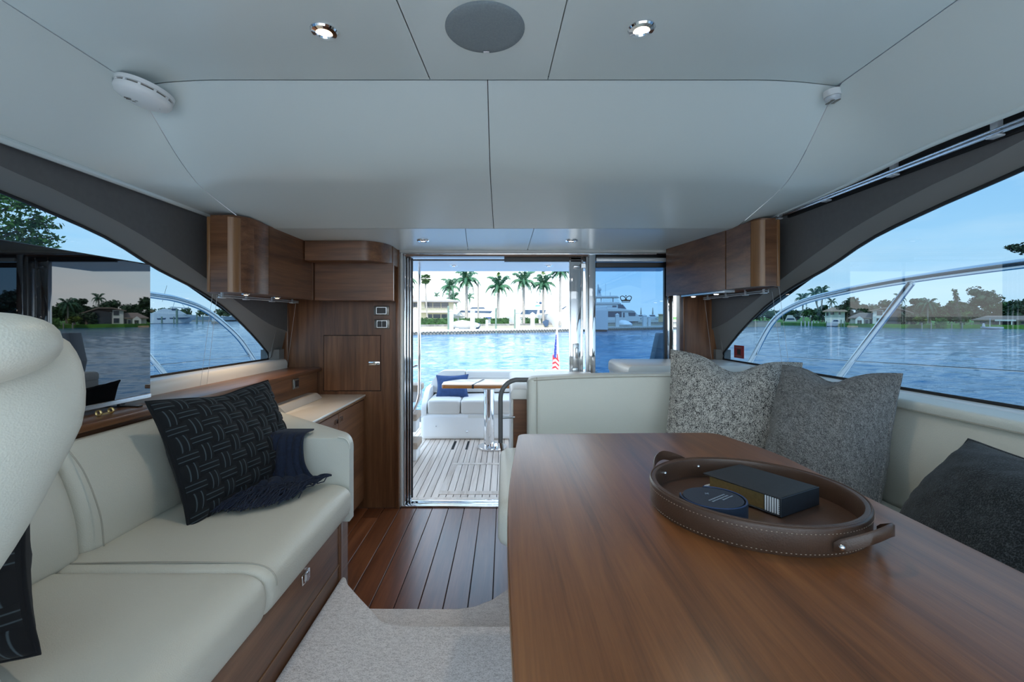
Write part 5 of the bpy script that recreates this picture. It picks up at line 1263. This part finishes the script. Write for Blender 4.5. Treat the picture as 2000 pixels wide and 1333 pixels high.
boat(f, 'big white expedition motor yacht seen through the fixed pane', (1120, 1256, 643, 627, 619, 7.0, 4),
     [('main_deckhouse', [(1130, 607), (1238, 607), (1249, 619), (1251, 628), (1130, 630)], .92), ('boat_deck', [(1140, 603), (1210, 603), (1235, 606), (1240, 608.5), (1140, 608.5)], .98),
      ('wheelhouse', [(1150, 593), (1206, 593), (1217, 595), (1224, 603.5), (1150, 603.5)], .8), ('flybridge', [(1150, 590), (1208, 590), (1213, 592), (1213, 594), (1150, 594)], .85), ('hardtop', [(1154, 577.5), (1205, 577.5), (1209, 580), (1209, 581), (1154, 581)], .82)],
     [([(1184, 609), (1214, 609), (1214, 619.5), (1185.5, 619.5)], .92), ([(1227, 611), (1241, 611), (1241, 617.5), (1228, 617.5)], .92), ([(1207, 595), (1216, 595), (1222, 602.5), (1207, 602.5)], .8), ([(1196, 597), (1204, 597), (1204, 600), (1196, 600)], .8), ([(1217, 611), (1220, 611), (1220, 620), (1217, 620)], .92)],
     [('hardtop_post', lambda: f.box(f.box(f.box(MB(), 1160, 1163.5, 581, 590, 2, 2.4), 1172, 1174.5, 581, 590, 1.5, 2.2), 1196, 1198, 581, 590, 2, 2.3), 'boatw'),
      ('windscreen', lambda: f.prism(MB(), [(1176, 582), (1204, 582), (1211, 590), (1176, 590)], 1.6, 1.75), 'glass_clear'),
      ('radar_mast', lambda: f.prism(MB(), [(1164, 577.5), (1174, 577.5), (1169, 560), (1167, 553), (1165.5, 553)], 3.4, 4.2), 'boatw'),
      ('radome', lambda: MB().ell(f.M @ Vector((f.u(1170.5), 3.2, f.z(564))), (.32, .32, .42), 12, 8), 'boatw'),
      ('aerial', lambda: MB().tube([f.M @ Vector((f.u(1182), 3.2, f.z(577))), f.M @ Vector((f.u(1182), 3.2, f.z(552)))], .03, 5).tube([f.M @ Vector((f.u(1191.5), 3.2, f.z(578))), f.M @ Vector((f.u(1191.5), 3.2, f.z(570)))], .08, 5), 'boatw')])
f2 = Fr(930, 96)
boat(f2, 'white motor yacht moored behind the hedge right of the house', (990, 868, 640, 618, 612, 5, 3),
     [('deckhouse', [(888, 618), (900, 606), (972, 606), (980, 618)], .9), ('flybridge', [(905, 606), (912, 599), (955, 598), (962, 606)], .75)],
     [([(897, 610), (902, 606.8), (962, 608), (958, 612)], .9), ([(918, 603), (922, 600.5), (945, 600.5), (948, 603)], .75)],
     [('canopy', lambda: f2.prism(MB(), [(915, 602), (924, 594), (932, 599), (930, 602)], 2, 4), 'boatw'), ('aerial', lambda: MB().tube([f2.M @ Vector((f2.u(943), 3, f2.z(598))), f2.M @ Vector((f2.u(943), 3, f2.z(588)))], .04, 5), 'pilew'), ('deck_cushion', lambda: f2.box(MB(), 948, 960, 620, 623, -.1, 1), 'blue')])
f3 = Fr(1040, 100)
boat(f3, 'white flybridge yacht behind the third and fourth palms', (1100, 985, 642, 620, 616, 5.5, 3),
     [('deckhouse', [(1006, 620), (1016, 603), (1078, 603), (1090, 620)], .9), ('flybridge', [(1010, 603.5), (1016, 600), (1072, 598), (1084, 603.5)], .85), ('radar_arch', [(1050, 601), (1040, 589), (1046, 589), (1060, 601)], .6)],
     [([(1016, 614), (1022, 605.5), (1050, 605.5), (1048, 614)], .9), ([(1054, 606), (1066, 606), (1064, 612), (1054, 612)], .9)],
     [('bimini', lambda: f3.box(MB(), 1046, 1056, 596.6, 598.4, 1, 4), 'teal'), ('radome', lambda: MB().ell(f3.M @ Vector((f3.u(1048), 3, f3.z(591.5))), (.35, .35, .3), 10, 6).ell(f3.M @ Vector((f3.u(1056), 3, f3.z(591.5))), (.35, .35, .3), 10, 6), 'navyw')])
f4 = Fr(1095, 74)
t = boat(f4, 'big white flared bow with a dark anchor at the dock', (1190, 1043, 645, 606, 615, 6.0, 6, .55),
     [('foredeck', [(1062, 614), (1085, 605), (1190, 597), (1190, 612)], .6)], [([(1096, 603), (1105, 597.5), (1109, 597), (1100, 604)], .5)],
     [('anchor', lambda: f4.prism(MB(), [(1057, 630), (1065, 624.5), (1071, 627), (1069, 638), (1063.5, 640)], 3.6, 4.0), 'navyw')])
# covered dinghy on the dock
d = dd(910, 2.2); f5 = Fr(910, d)
t = thing('dinghy', f5.c+Vector((0, 0, WATER+.66)), 'white covered dinghy lying on the dock', 'dinghy', outdoor=True)
prof = [(876, 632.5, .25), (882, 630.5, .8), (892, 627.5, 1.05), (903, 625.5, 1.1), (915, 627.5, 1.1), (925, 629.5, 1.05), (933, 631.5, .9), (937, 635, .5)]
rs = []
for px, py, w_ in prof:
    zt, zb_ = f5.z(py), f5.z(639.5 if 880 < px < 935 else 637); zm = f5.z(635)
    rs.append([f5.M @ Vector((f5.u(px), q, zz_)) for q, zz_ in ((-w_*.6, zb_), (-w_, zm), (-w_*.9, (zm+zt)/2+.1), (-w_*.45, zt-.05), (0, zt), (w_*.45, zt-.05), (w_, zm), (w_*.6, zb_))])
make('cover', MB().rings(rs), M['cover'], t, smooth=60)
make('cradle', f5.box(f5.box(f5.box(MB(), 893, 925, 638.5, 642.5, -.5, .5), 888, 896, 640, 644.2, -.7, .7), 918, 928, 640, 644.2, -.7, .7), M['boatw'], t, smooth=0)
make('outboard', f5.prism(MB(), [(930, 632), (937, 631), (938.5, 637), (935, 643), (929, 643), (931, 638)], -.25, .25), M['navyw'], t, smooth=0)
d = dd(1225, 1.6); f6 = Fr(1222, d)
t = thing('dinghy', f6.c+Vector((0, 0, WATER+.66)), 'small grey covered dinghy before the big yacht', 'dinghy', outdoor=True)
rs = []
for px, py, w_ in ((1208, 628, .5), (1213, 625.5, .9), (1222, 626, 1.0), (1230, 629, .9), (1235, 632, .4)):
    zt, zb_ = f6.z(py), f6.z(637.5); zm = f6.z(634)
    rs.append([f6.M @ Vector((f6.u(px), q, zz_)) for q, zz_ in ((-w_*.6, zb_), (-w_, zm), (-w_*.6, zt-.08), (0, zt), (w_*.6, zt-.08), (w_, zm), (w_*.6, zb_))])
make('cover', MB().rings(rs), M['cover'], t, smooth=60)
make('outboard', f6.box(MB(), 1229, 1235, 628, 637.5, -.3, .3), M['navyw'], t, smooth=0)
f7 = Fr(1292, 110)
o = make('timber_shed', f7.box(f7.box(MB(), 1286, 1312, 614.5, 631, 0, 4), 1285, 1313, 613.6, 615, -.3, 4.2), M['timber'], smooth=0); tag(o, 'timber clad dock shed at the right edge of the fixed pane', 'shed', outdoor=True)
for i, (px, py, d, lb) in enumerate(((1252, 619, 160, 'distant white yacht with dark mast left of the timber shed'), (1275, 620, 170, 'distant white yacht just left of the timber shed'))):
    fx = Fr(px, d)
    boat(fx, lb, (px-14, px+14, 628, 622, 620, 5, 3), [('deckhouse', [(px-10, 622), (px-7, 615), (px+4, 615), (px+8, 622)], .9)], [([(px-6, 618), (px-5, 616), (px+3, 616), (px+5, 618)], .9)],
         [('mast', lambda: fx.prism(MB(), [(px-2, 615), (px-.6, 601), (px+.3, 601), (px+1.6, 615)], 2.8, 3.2), 'pilew')])

# --- trees
def tree(px, pyt, pyb, wpx, d, label, mat, seed, n=650, trunk=True, lumps=9, leaf=.42, cat='tree'):
    f = Fr(px, d); rnd = random.Random(seed); zb = WATER+.7; zt = f.z(pyt); zc_ = max(zb, f.z(pyb)); R = wpx*f.k/2
    t = thing('tree', f.c+Vector((0, 0, zb)), label, cat, outdoor=True)
    mb = MB(); H = zt-zc_
    for k in range(lumps):
        a = rnd.uniform(0, 2*PI); rr = R*.62*math.sqrt(rnd.random()); q = Vector((f.c.x+rr*math.cos(a), f.c.y+rr*math.sin(a)*.7, zc_+H*rnd.uniform(.25, .78)))
        s = rnd.uniform(.30, .46)
        leaves(mb, q, (R*s, R*s, min(H*.34, R*s*.8)), n//lumps, leaf, rnd)
        mb.ell(q, (R*s*.62, R*s*.62, min(H*.34, R*s*.8)*.62), 8, 6)
    make('crown', mb, LG[mat], t, smooth=0)
    if trunk: make('trunk', MB().tube([f.c+Vector((0, 0, zb)), f.c+Vector((.1, 0, zc_+H*.4))], [.28, .16], 7), M['bark'], t, smooth=60)
    return t
TR = [(1490, 606, 634, 60, 175, 'low pale tree at the far end of the right shore', 1), (1532, 606, 635, 56, 160, 'dark rounded tree behind the distant marina', 0), (1555, 600, 636, 44, 150, 'dark tree left of the leaning palms', 0),
      (1585, 598, 637, 50, 132, 'bushy tree around the foot of the leaning palms', 1), (1606, 592, 636, 34, 140, 'tree behind the left shore house', 0), (1654, 573, 625, 62, 128, 'big dark tree between the two left houses', 0),
      (1690, 590, 625, 60, 140, 'dark tree behind the white two storey house, left', 0), (1735, 585, 622, 66, 140, 'dark tree behind the white two storey house, right', 0), (1783, 573, 630, 56, 118, 'tall dark tree right of the white house', 0),
      (1775, 612, 640, 50, 101, 'low grey green tree before the white house gable', 4), (1816, 580, 634, 56, 110, 'mid green tree with palm fronds right of the white house', 1), (1846, 592, 640, 58, 112, 'dark bushy tree in the middle of the right shore', 0),
      (1798, 616, 639, 32, 98, 'small yellow green round tree on the lawn', 3), (1868, 578, 632, 50, 118, 'tall tree before the big spreading tree', 1), (1922, 557, 612, 100, 128, 'big spreading tree behind the ranch house', 4),
      (1882, 606, 641, 36, 98, 'leafy tree left of the ranch house', 2), (1962, 580, 618, 60, 122, 'dark tree behind the ranch house, right part', 1), (2000, 578, 620, 70, 118, 'dark tree at the right edge of the window', 0), (2060, 570, 640, 110, 112, 'dark tree beyond the right edge of the window', 0), (2160, 570, 640, 120, 105, 'large tree far along the right shore', 1)]
for i, (px, a, b_, w_, d, lb, mt) in enumerate(TR): tree(px, a, b_, w_, d, lb, mt, 100+i, n=800 if w_ > 45 else 500)
f = Fr(1838, 96); mb = MB(); rnd = random.Random(8)
hb_ = thing('hedge', f.c+Vector((0, 0, WATER+.7)), 'square clipped bright green bush on the right lawn', 'hedge', outdoor=True)
for k in range(900): leaves(mb, f.M @ Vector((f.u(1838)+rnd.uniform(-1, 1)*11*f.k, rnd.uniform(-.8, .8), f.z(640)+rnd.uniform(0, 1)*18*f.d/F)), (.1, .1, .1), 1, .2, rnd, 0)
f.box(mb, 1828, 1848, 624, 640, -.7, .7); make('foliage', mb, LG[2], hb_, smooth=0)
palm(1567, 583, 640, 132, 14, 'left leaning palm on the right shore', 'coco', 2.4, lean=-.4, seed=30)
palm(1590, 574, 640, 132, 15, 'tall palm over the leaning palms, right shore', 'coco', 2.6, lean=-3.2, seed=31)
palm(1606, 570, 640, 134, 15, 'right tall palm beside the first shore house', 'coco', 2.6, lean=.8, seed=32)
palm(1624, 590, 640, 150, 10, 'thin palm behind the first shore house', 'small', 1.6, seed=33)
palm(1757, 583, 640, 130, 13, 'palm behind the white house roof', 'coco', 2.2, seed=34)
palm(1812, 594, 640, 104, 17, 'short palm right of the white house', 'coco', 2.2, seed=35)

# dense dark growth that closes the gaps behind the lawn
for i, (px, a, b_, w_, d) in enumerate(((1692, 588, 634, 76, 150), (1748, 585, 632, 80, 150), (1890, 584, 630, 84, 132), (1640, 590, 634, 60, 150), (1668, 606, 637, 50, 132), (1762, 600, 636, 60, 122), (1800, 590, 637, 66, 116), (1836, 598, 639, 64, 112), (1872, 594, 640, 66, 110), (1905, 596, 632, 70, 118), (1985, 592, 630, 90, 116), (1945, 590, 628, 80, 124))):
    tree(px, a, b_, w_, d, 'dark evergreen thicket, %s from the left, behind the right shore lawn' % ['third', 'fourth', 'ninth', 'first', 'second', 'fifth', 'sixth', 'seventh', 'eighth', 'tenth', 'twelfth', 'eleventh'][i], [0, 0, 0, 0, 0, 0, 0, 1, 0, 0, 0, 1][i], 500+i, n=900, trunk=False, lumps=12)
# --- right shore houses
f, h = house(1630, 128, 'white shore house with brown tile hip roof left of the big tree')
make('wall', f.box(MB(), 1611, 1650, 607, 636, 0, 8), M['wallw'], h, smooth=0)
make('roof', hiproof(f, MB(), 1606, 1655, 608, 600.5, -1, 9, 1624, 1640), M['rooft'], h, smooth=0)
windows(f, h, [(1614, 1618, 611, 617), (1622, 1629, 610, 615), (1638, 1642, 610, 615)], 0)
f, h = house(1715, 108, 'wide white shore house with a two storey middle and grey roofs')
make('wall', f.box(MB(), 1659, 1706, 620, 641, 0, 8), M['wallw'], h, smooth=0)
make('wall', f.box(MB(), 1704.5, 1725, 606, 641, -1.2, 8), M['wallw'], h, smooth=0)
make('wall', f.box(MB(), 1725, 1752, 610, 641, -.5, 8), M['wallw'], h, smooth=0)
make('roof', hiproof(f, MB(), 1654, 1708, 621, 611, -1, 9, 1676, 1706), M['roofb'], h, smooth=0)
make('roof', f.prism(f.prism(MB(), [(1698, 607), (1725, 601), (1752, 601), (1788, 614), (1787, 615), (1752, 603.5), (1725, 603.5), (1699, 608.5)], -1.8, 8.6), [(1700, 606.8), (1727, 602.5), (1755, 603), (1785, 613.5)], .0, 8), M['roofb'], h, smooth=0)
make('gable', f.prism(MB(), [(1670, 624), (1678, 618), (1687, 624), (1687, 639), (1683, 639), (1683, 626), (1674, 626), (1674, 639), (1670, 639)], -1.6, -.1), M['wallw'], h, smooth=0)
make('glass_wall', f.prism(MB(), [(1727, 611), (1752, 606.5), (1781, 615.5), (1781, 630), (1752, 636), (1727, 636)], -.62, -.5), M['win'], h, smooth=0)
make('wall', f.box(MB(), 1751, 1783, 616, 641, -.4, 7), M['wallw'], h, smooth=0)
windows(f, h, [(1712.5, 1723.5, 607.5, 616), (1712.5, 1723.5, 622, 631), (1674.5, 1679, 626, 631), (1690, 1696, 625, 637), (1757, 1762, 620, 628)], -1.22)
make('terrace', f.box(MB(), 1655, 1756, 636.5, 640.5, -5.5, 0), M['timber'], h, smooth=0)
make('door', f.box(MB(), 1699, 1703, 624, 637, -.1, .1), M['win'], h, smooth=0)
f, h = house(1960, 97, 'low cream ranch house with brown roof on the right lawn')
make('wall', f.box(MB(), 1900, 1938, 624, 643, 0, 8), M['wally'], h, smooth=0)
make('wall', f.box(MB(), 1938, 1985, 624, 643, 2.5, 8), M['win'], h, smooth=0)
make('wall', f.box(MB(), 1985, 2040, 624, 643, 0, 8), M['wally'], h, smooth=0)
make('roof', hiproof(f, MB(), 1895, 2048, 625, 617, -1.4, 9, 1926, 2010), M['roofb'], h, smooth=0)
make('porch_roof', f.box(MB(), 1943, 1984, 624.5, 627.5, -2, 2.4), M['wallw'], h, smooth=0)
make('post', f.box(MB(), 1952, 1953.6, 627, 641, -1.9, -1.5), M['wallw'], h, smooth=0); make('post', f.box(MB(), 1974.5, 1977, 627, 641, -1.9, -1.5), M['wallw'], h, smooth=0)
make('awning', f.prism(MB(), [(1911, 625.5), (1928.5, 625.5), (1929, 628), (1911, 628)], -.8, 0), M['pileg'], h, smooth=0); make('awning', f.prism(MB(), [(1992, 625.5), (2003, 625.5), (2003, 628), (1992, 628)], -.8, 0), M['pileg'], h, smooth=0)
windows(f, h, [(1913, 1926, 628, 632), (1994, 2002, 628, 633)], 0)
# piles, small boats and fence posts along the right shore
for i, (px, a, w_, mt) in enumerate(((1565, 627.5, 2, 'postw'), (1572.5, 627.5, 2, 'postw'), (1579.5, 628, 2, 'postw'), (1586, 627.5, 2, 'postw'), (1591.5, 627.5, 2, 'postw'), (1598, 629, 2, 'postw'), (1614, 628, 1.6, 'pileg'), (1643, 625, 1.6, 'pileg'), (1649, 627, 1.4, 'pileg'), (1660, 628, 1.4, 'pileg'), (1801, 631, 1.8, 'pilew'), (1819, 631, 1.8, 'pilew'), (1839, 631.5, 1.8, 'pilew'), (1859, 631.5, 1.8, 'pilew'), (1879.5, 631, 2.6, 'pileg'), (1898, 631.5, 1.8, 'pilew'))):
    d = 118 if px < 1610 else (108 if px < 1700 else 96)
    p = E(px, 640, d); o = make('piling', MB().tube([(p.x, d, WATER-.6), (p.x, d, CAMZ-(a-HOR)/F*d)], w_*d/F/2, 6), M[mt], smooth=60)
    tag(o, ('white wooden piling %s from the left in the row under the leaning palms' % ['first', 'second', 'third', 'fourth', 'fifth', 'sixth'][i]) if i < 6 else (['slim green piling at the left bow of the small white boat', 'slim green piling at the right end of the small white boat', 'slim green piling just right of the small white boat', 'slim green piling before the white house terrace'][i-6] if i < 10 else ['grey fence post left of the yellow green tree', 'grey fence post right of the yellow green tree', 'grey fence post by the clipped square bush', 'grey fence post between bush and creeper piling', 'thick green piling before the leafy tree', 'grey fence post at the left corner of the ranch house'][i-10]), 'piling', outdoor=True)
fx = Fr(1632, 112)
boat(fx, 'small white boat moored before the first shore house', (1614, 1650, 637, 631, 630, 2.6, 0), [('cabin', [(1622, 631), (1627, 624.5), (1638, 624.5), (1642, 631)], .8)], [([(1627, 628), (1629, 625.5), (1636, 625.5), (1638, 628)], .8)])
fy = Fr(1540, 150)
boat(fy, 'white marina yacht far off under the bridge', (1525, 1562, 634, 629, 628, 4, 0), [('cabin', [(1532, 629), (1536, 620), (1552, 620), (1556, 629)], .8), ('flybridge', [(1536, 620), (1538, 616), (1548, 616), (1550, 620)], .7)], [([(1536, 625), (1538, 622), (1550, 622), (1552, 625)], .8)])
fz = Fr(1935, 93)
boat(fz, 'small white boat at the lawn edge before the ranch house', (1960, 1915, 642, 638.5, 638.5, 2.2, -2), [('console', [(1918, 638.5), (1919, 632), (1923, 631.5), (1925, 638.5)], .5)], [], [('mast', lambda: fz.box(MB(), 1933, 1934.4, 622, 638, -2, -1.8), 'boatw')])
fb = Fr(1555, 260)
o = make('bridge', fb.box(fb.box(fb.box(fb.box(MB(), 1490, 1640, 607, 609.2, 0, 6), 1510, 1513, 609, 625, 1, 3), 1545, 1548, 609, 625, 1, 3), 1580, 1583, 609, 625, 1, 3), M['stone'], smooth=0); tag(o, 'distant concrete road bridge behind the palms', 'bridge', outdoor=True)
o = make('mooring_boom', MB().tube([E(1531, 633.3, 148), E(1552, 633.5, 148)], .35, 6), M['orange']); tag(o, 'orange floating boom before the marina yacht', 'boom', outdoor=True)
# creeper-covered piling seen against the lawn
t = thing('tree', E(1877, 636, 97), 'leaning creeper covered trunk before the leafy tree', 'tree', outdoor=True); mb = MB(); rnd = random.Random(77)
for k in range(300):
    q = k/300; p = E(1863+16*q, 566+68*q, 97); leaves(mb, p, (.5, .5, .3), 1, .3, rnd, 0)
make('foliage', mb, LG[1], t, smooth=0)
make('trunk', MB().tube([E(1863, 568, 97), E(1879, 640, 97)], .22, 6), M['bark'], t)
# pine sprig at the right edge
t = thing('tree', E(2010, 500, 40), 'pine bough entering at the right edge of the window', 'tree', outdoor=True); mb = MB(); rnd = random.Random(78)
for k in range(500):
    q = rnd.random(); p = E(1966+60*q, 484+rnd.choice([0, 4, 12, -8, 18])*q+rnd.uniform(-3, 3), 40); leaves(mb, p, (.3, .3, .12), 1, .16, rnd, 0)
make('foliage', mb, LG[0], t, smooth=0); make('trunk', MB().tube([E(1970, 485, 40), E(2030, 494, 40), E(2100, 520, 40), E(2130, 640, 40)], [.02, .05, .1, .3], 6), M['bark'], t)

# --- left window: moored cruiser, pilings, pontoon, tree line and the near leafy tree
fl_ = Fr(345, 158)
boat(fl_, 'white sport cruiser with dark hull windows in the left window', (285, 386, 631.5, 612, 616, 4.2, 0, .2),
     [('deckhouse', [(296, 613), (320, 603), (352, 607), (366, 615), (296, 616)], .8), ('hardtop', [(330, 601), (336, 599.5), (370, 601.5), (372, 603)], .8)],
     [([(307, 622), (325, 621.3), (323, 624), (309, 624.5)], .985), ([(331, 621), (372, 620.2), (366, 622.4), (332, 623)], .96), ([(335, 603), (345, 602.5), (352, 606.5), (336, 607)], .8)],
     [('tower', lambda: MB().tube([fl_.M @ Vector((fl_.u(336), -1, fl_.z(607))), fl_.M @ Vector((fl_.u(342), -1, fl_.z(588)))], .08, 5).tube([fl_.M @ Vector((fl_.u(366), -1, fl_.z(608))), fl_.M @ Vector((fl_.u(352), -1, fl_.z(588)))], .08, 5), 'boatw'),
      ('aerial', lambda: MB().tube([fl_.M @ Vector((fl_.u(318), -1, fl_.z(590))), fl_.M @ Vector((fl_.u(327), -1, fl_.z(559)))], .06, 5), 'pilew')])
for i, (px, a, b_, w_, lb) in enumerate(((310, 603, 631.5, 2.4, 'tall dark piling by the stern of the left cruiser'), (311.5, 615, 631.5, 4, 'thick short piling by the stern of the left cruiser'), (316, 619, 630, 2.6, 'small grey piling at the cruiser side, left'), (339.5, 619, 630, 2.2, 'small grey piling at the cruiser side, middle'), (345.5, 604, 632, 4, 'tall green piling before the left cruiser'), (384.5, 614, 630, 3, 'dark piling at the bow of the left cruiser'), (396, 615, 628, 2, 'slim piling right of the cruiser bow'))):
    d = 154; p = E(px, b_, d); o = make('piling', MB().tube([(p.x, d, WATER-.6), (p.x, d, CAMZ-(a-HOR)/F*d)], w_*d/F/2, 7), M['pileg'], smooth=60); tag(o, lb, 'piling', outdoor=True)
fp = Fr(428, 152)
t = thing('pontoon', fp.c+Vector((0, 0, WATER)), 'dark floating pontoon with white lockers in the left window', 'pontoon', outdoor=True)
make('deck', fp.box(MB(), 413, 441, 628, 632.5, -1, 2), M['pilew'], t, smooth=0); make('locker', fp.box(fp.box(MB(), 414, 424, 619, 628, -.5, 1), 426, 436, 621, 628, -.5, 1), M['boatw'], t, smooth=0)
fq = Fr(400, 215)
o = make('breakwater', fq.box(MB(), 280, 470, 618.5, 626, 0, 5), plain('far_wall', (.16, .22, .27), .8), smooth=0); tag(o, 'low blue grey sea wall far behind the left cruiser', 'wall', outdoor=True)
for i, (px, a, w_, d) in enumerate(((292, 601, 40, 330), (325, 602, 44, 330), (360, 601, 44, 330), (396, 603, 44, 330), (434, 603, 50, 330))):
    tree(px, a, 619, w_, d, '%s tree from the left in the far shore tree line, left window' % ['first', 'second', 'third', 'fourth', 'fifth'][i], 4, 300+i, n=300, trunk=False, leaf=.9)
t = thing('tree', E(-60, 470, 17), 'near leafy tree with broad leaves at the upper left window edge', 'tree', outdoor=True)
rnd = random.Random(91); mb = MB(); bw = MB()
bough = [((-140, 470), (-30, 430), (40, 400), (75, 408)), ((-140, 470), (-20, 455), (50, 432), (92, 425)), ((-140, 480), (-20, 470), (60, 445), (110, 441)), ((-140, 490), (-10, 480), (60, 466), (108, 466)), ((-140, 500), (-20, 490), (50, 475), (100, 476)), ((-140, 420), (-60, 400), (10, 384), (45, 392)), ((-140, 500), (-40, 500), (20, 500), (60, 500)), ((-140, 440), (-70, 380), (-20, 366), (10, 372))]
for bi, bg_ in enumerate(bough):
    pts = spline([E(a, b_, 17+.25*bi) for a, b_ in bg_], 30); bw.tube(pts, [.07*(1-.8*k/30) for k in range(31)], 5)
    for k in range(1, 31):
        q = pts[k]
        for j in range(17 if k < 22 else 10):
            leaves(mb, q, (.42 if k < 22 else .28, .5, .20), 1, .105, rnd, 0)
make('leaves', mb, LG[2], t, smooth=0)['kind'] = 'stuff'
make('bough', bw, M['bark'], t, smooth=60)
make('trunk', MB().tube([E(-140, 470, 18), E(-150, 560, 18), E(-150, 700, 18)], [.12, .2, .3], 8), M['bark'], t, smooth=60)

# ------------------------------------------------------------------ tilt the outside world
for o in OUT: o.matrix_basis = TILT @ o.matrix_basis
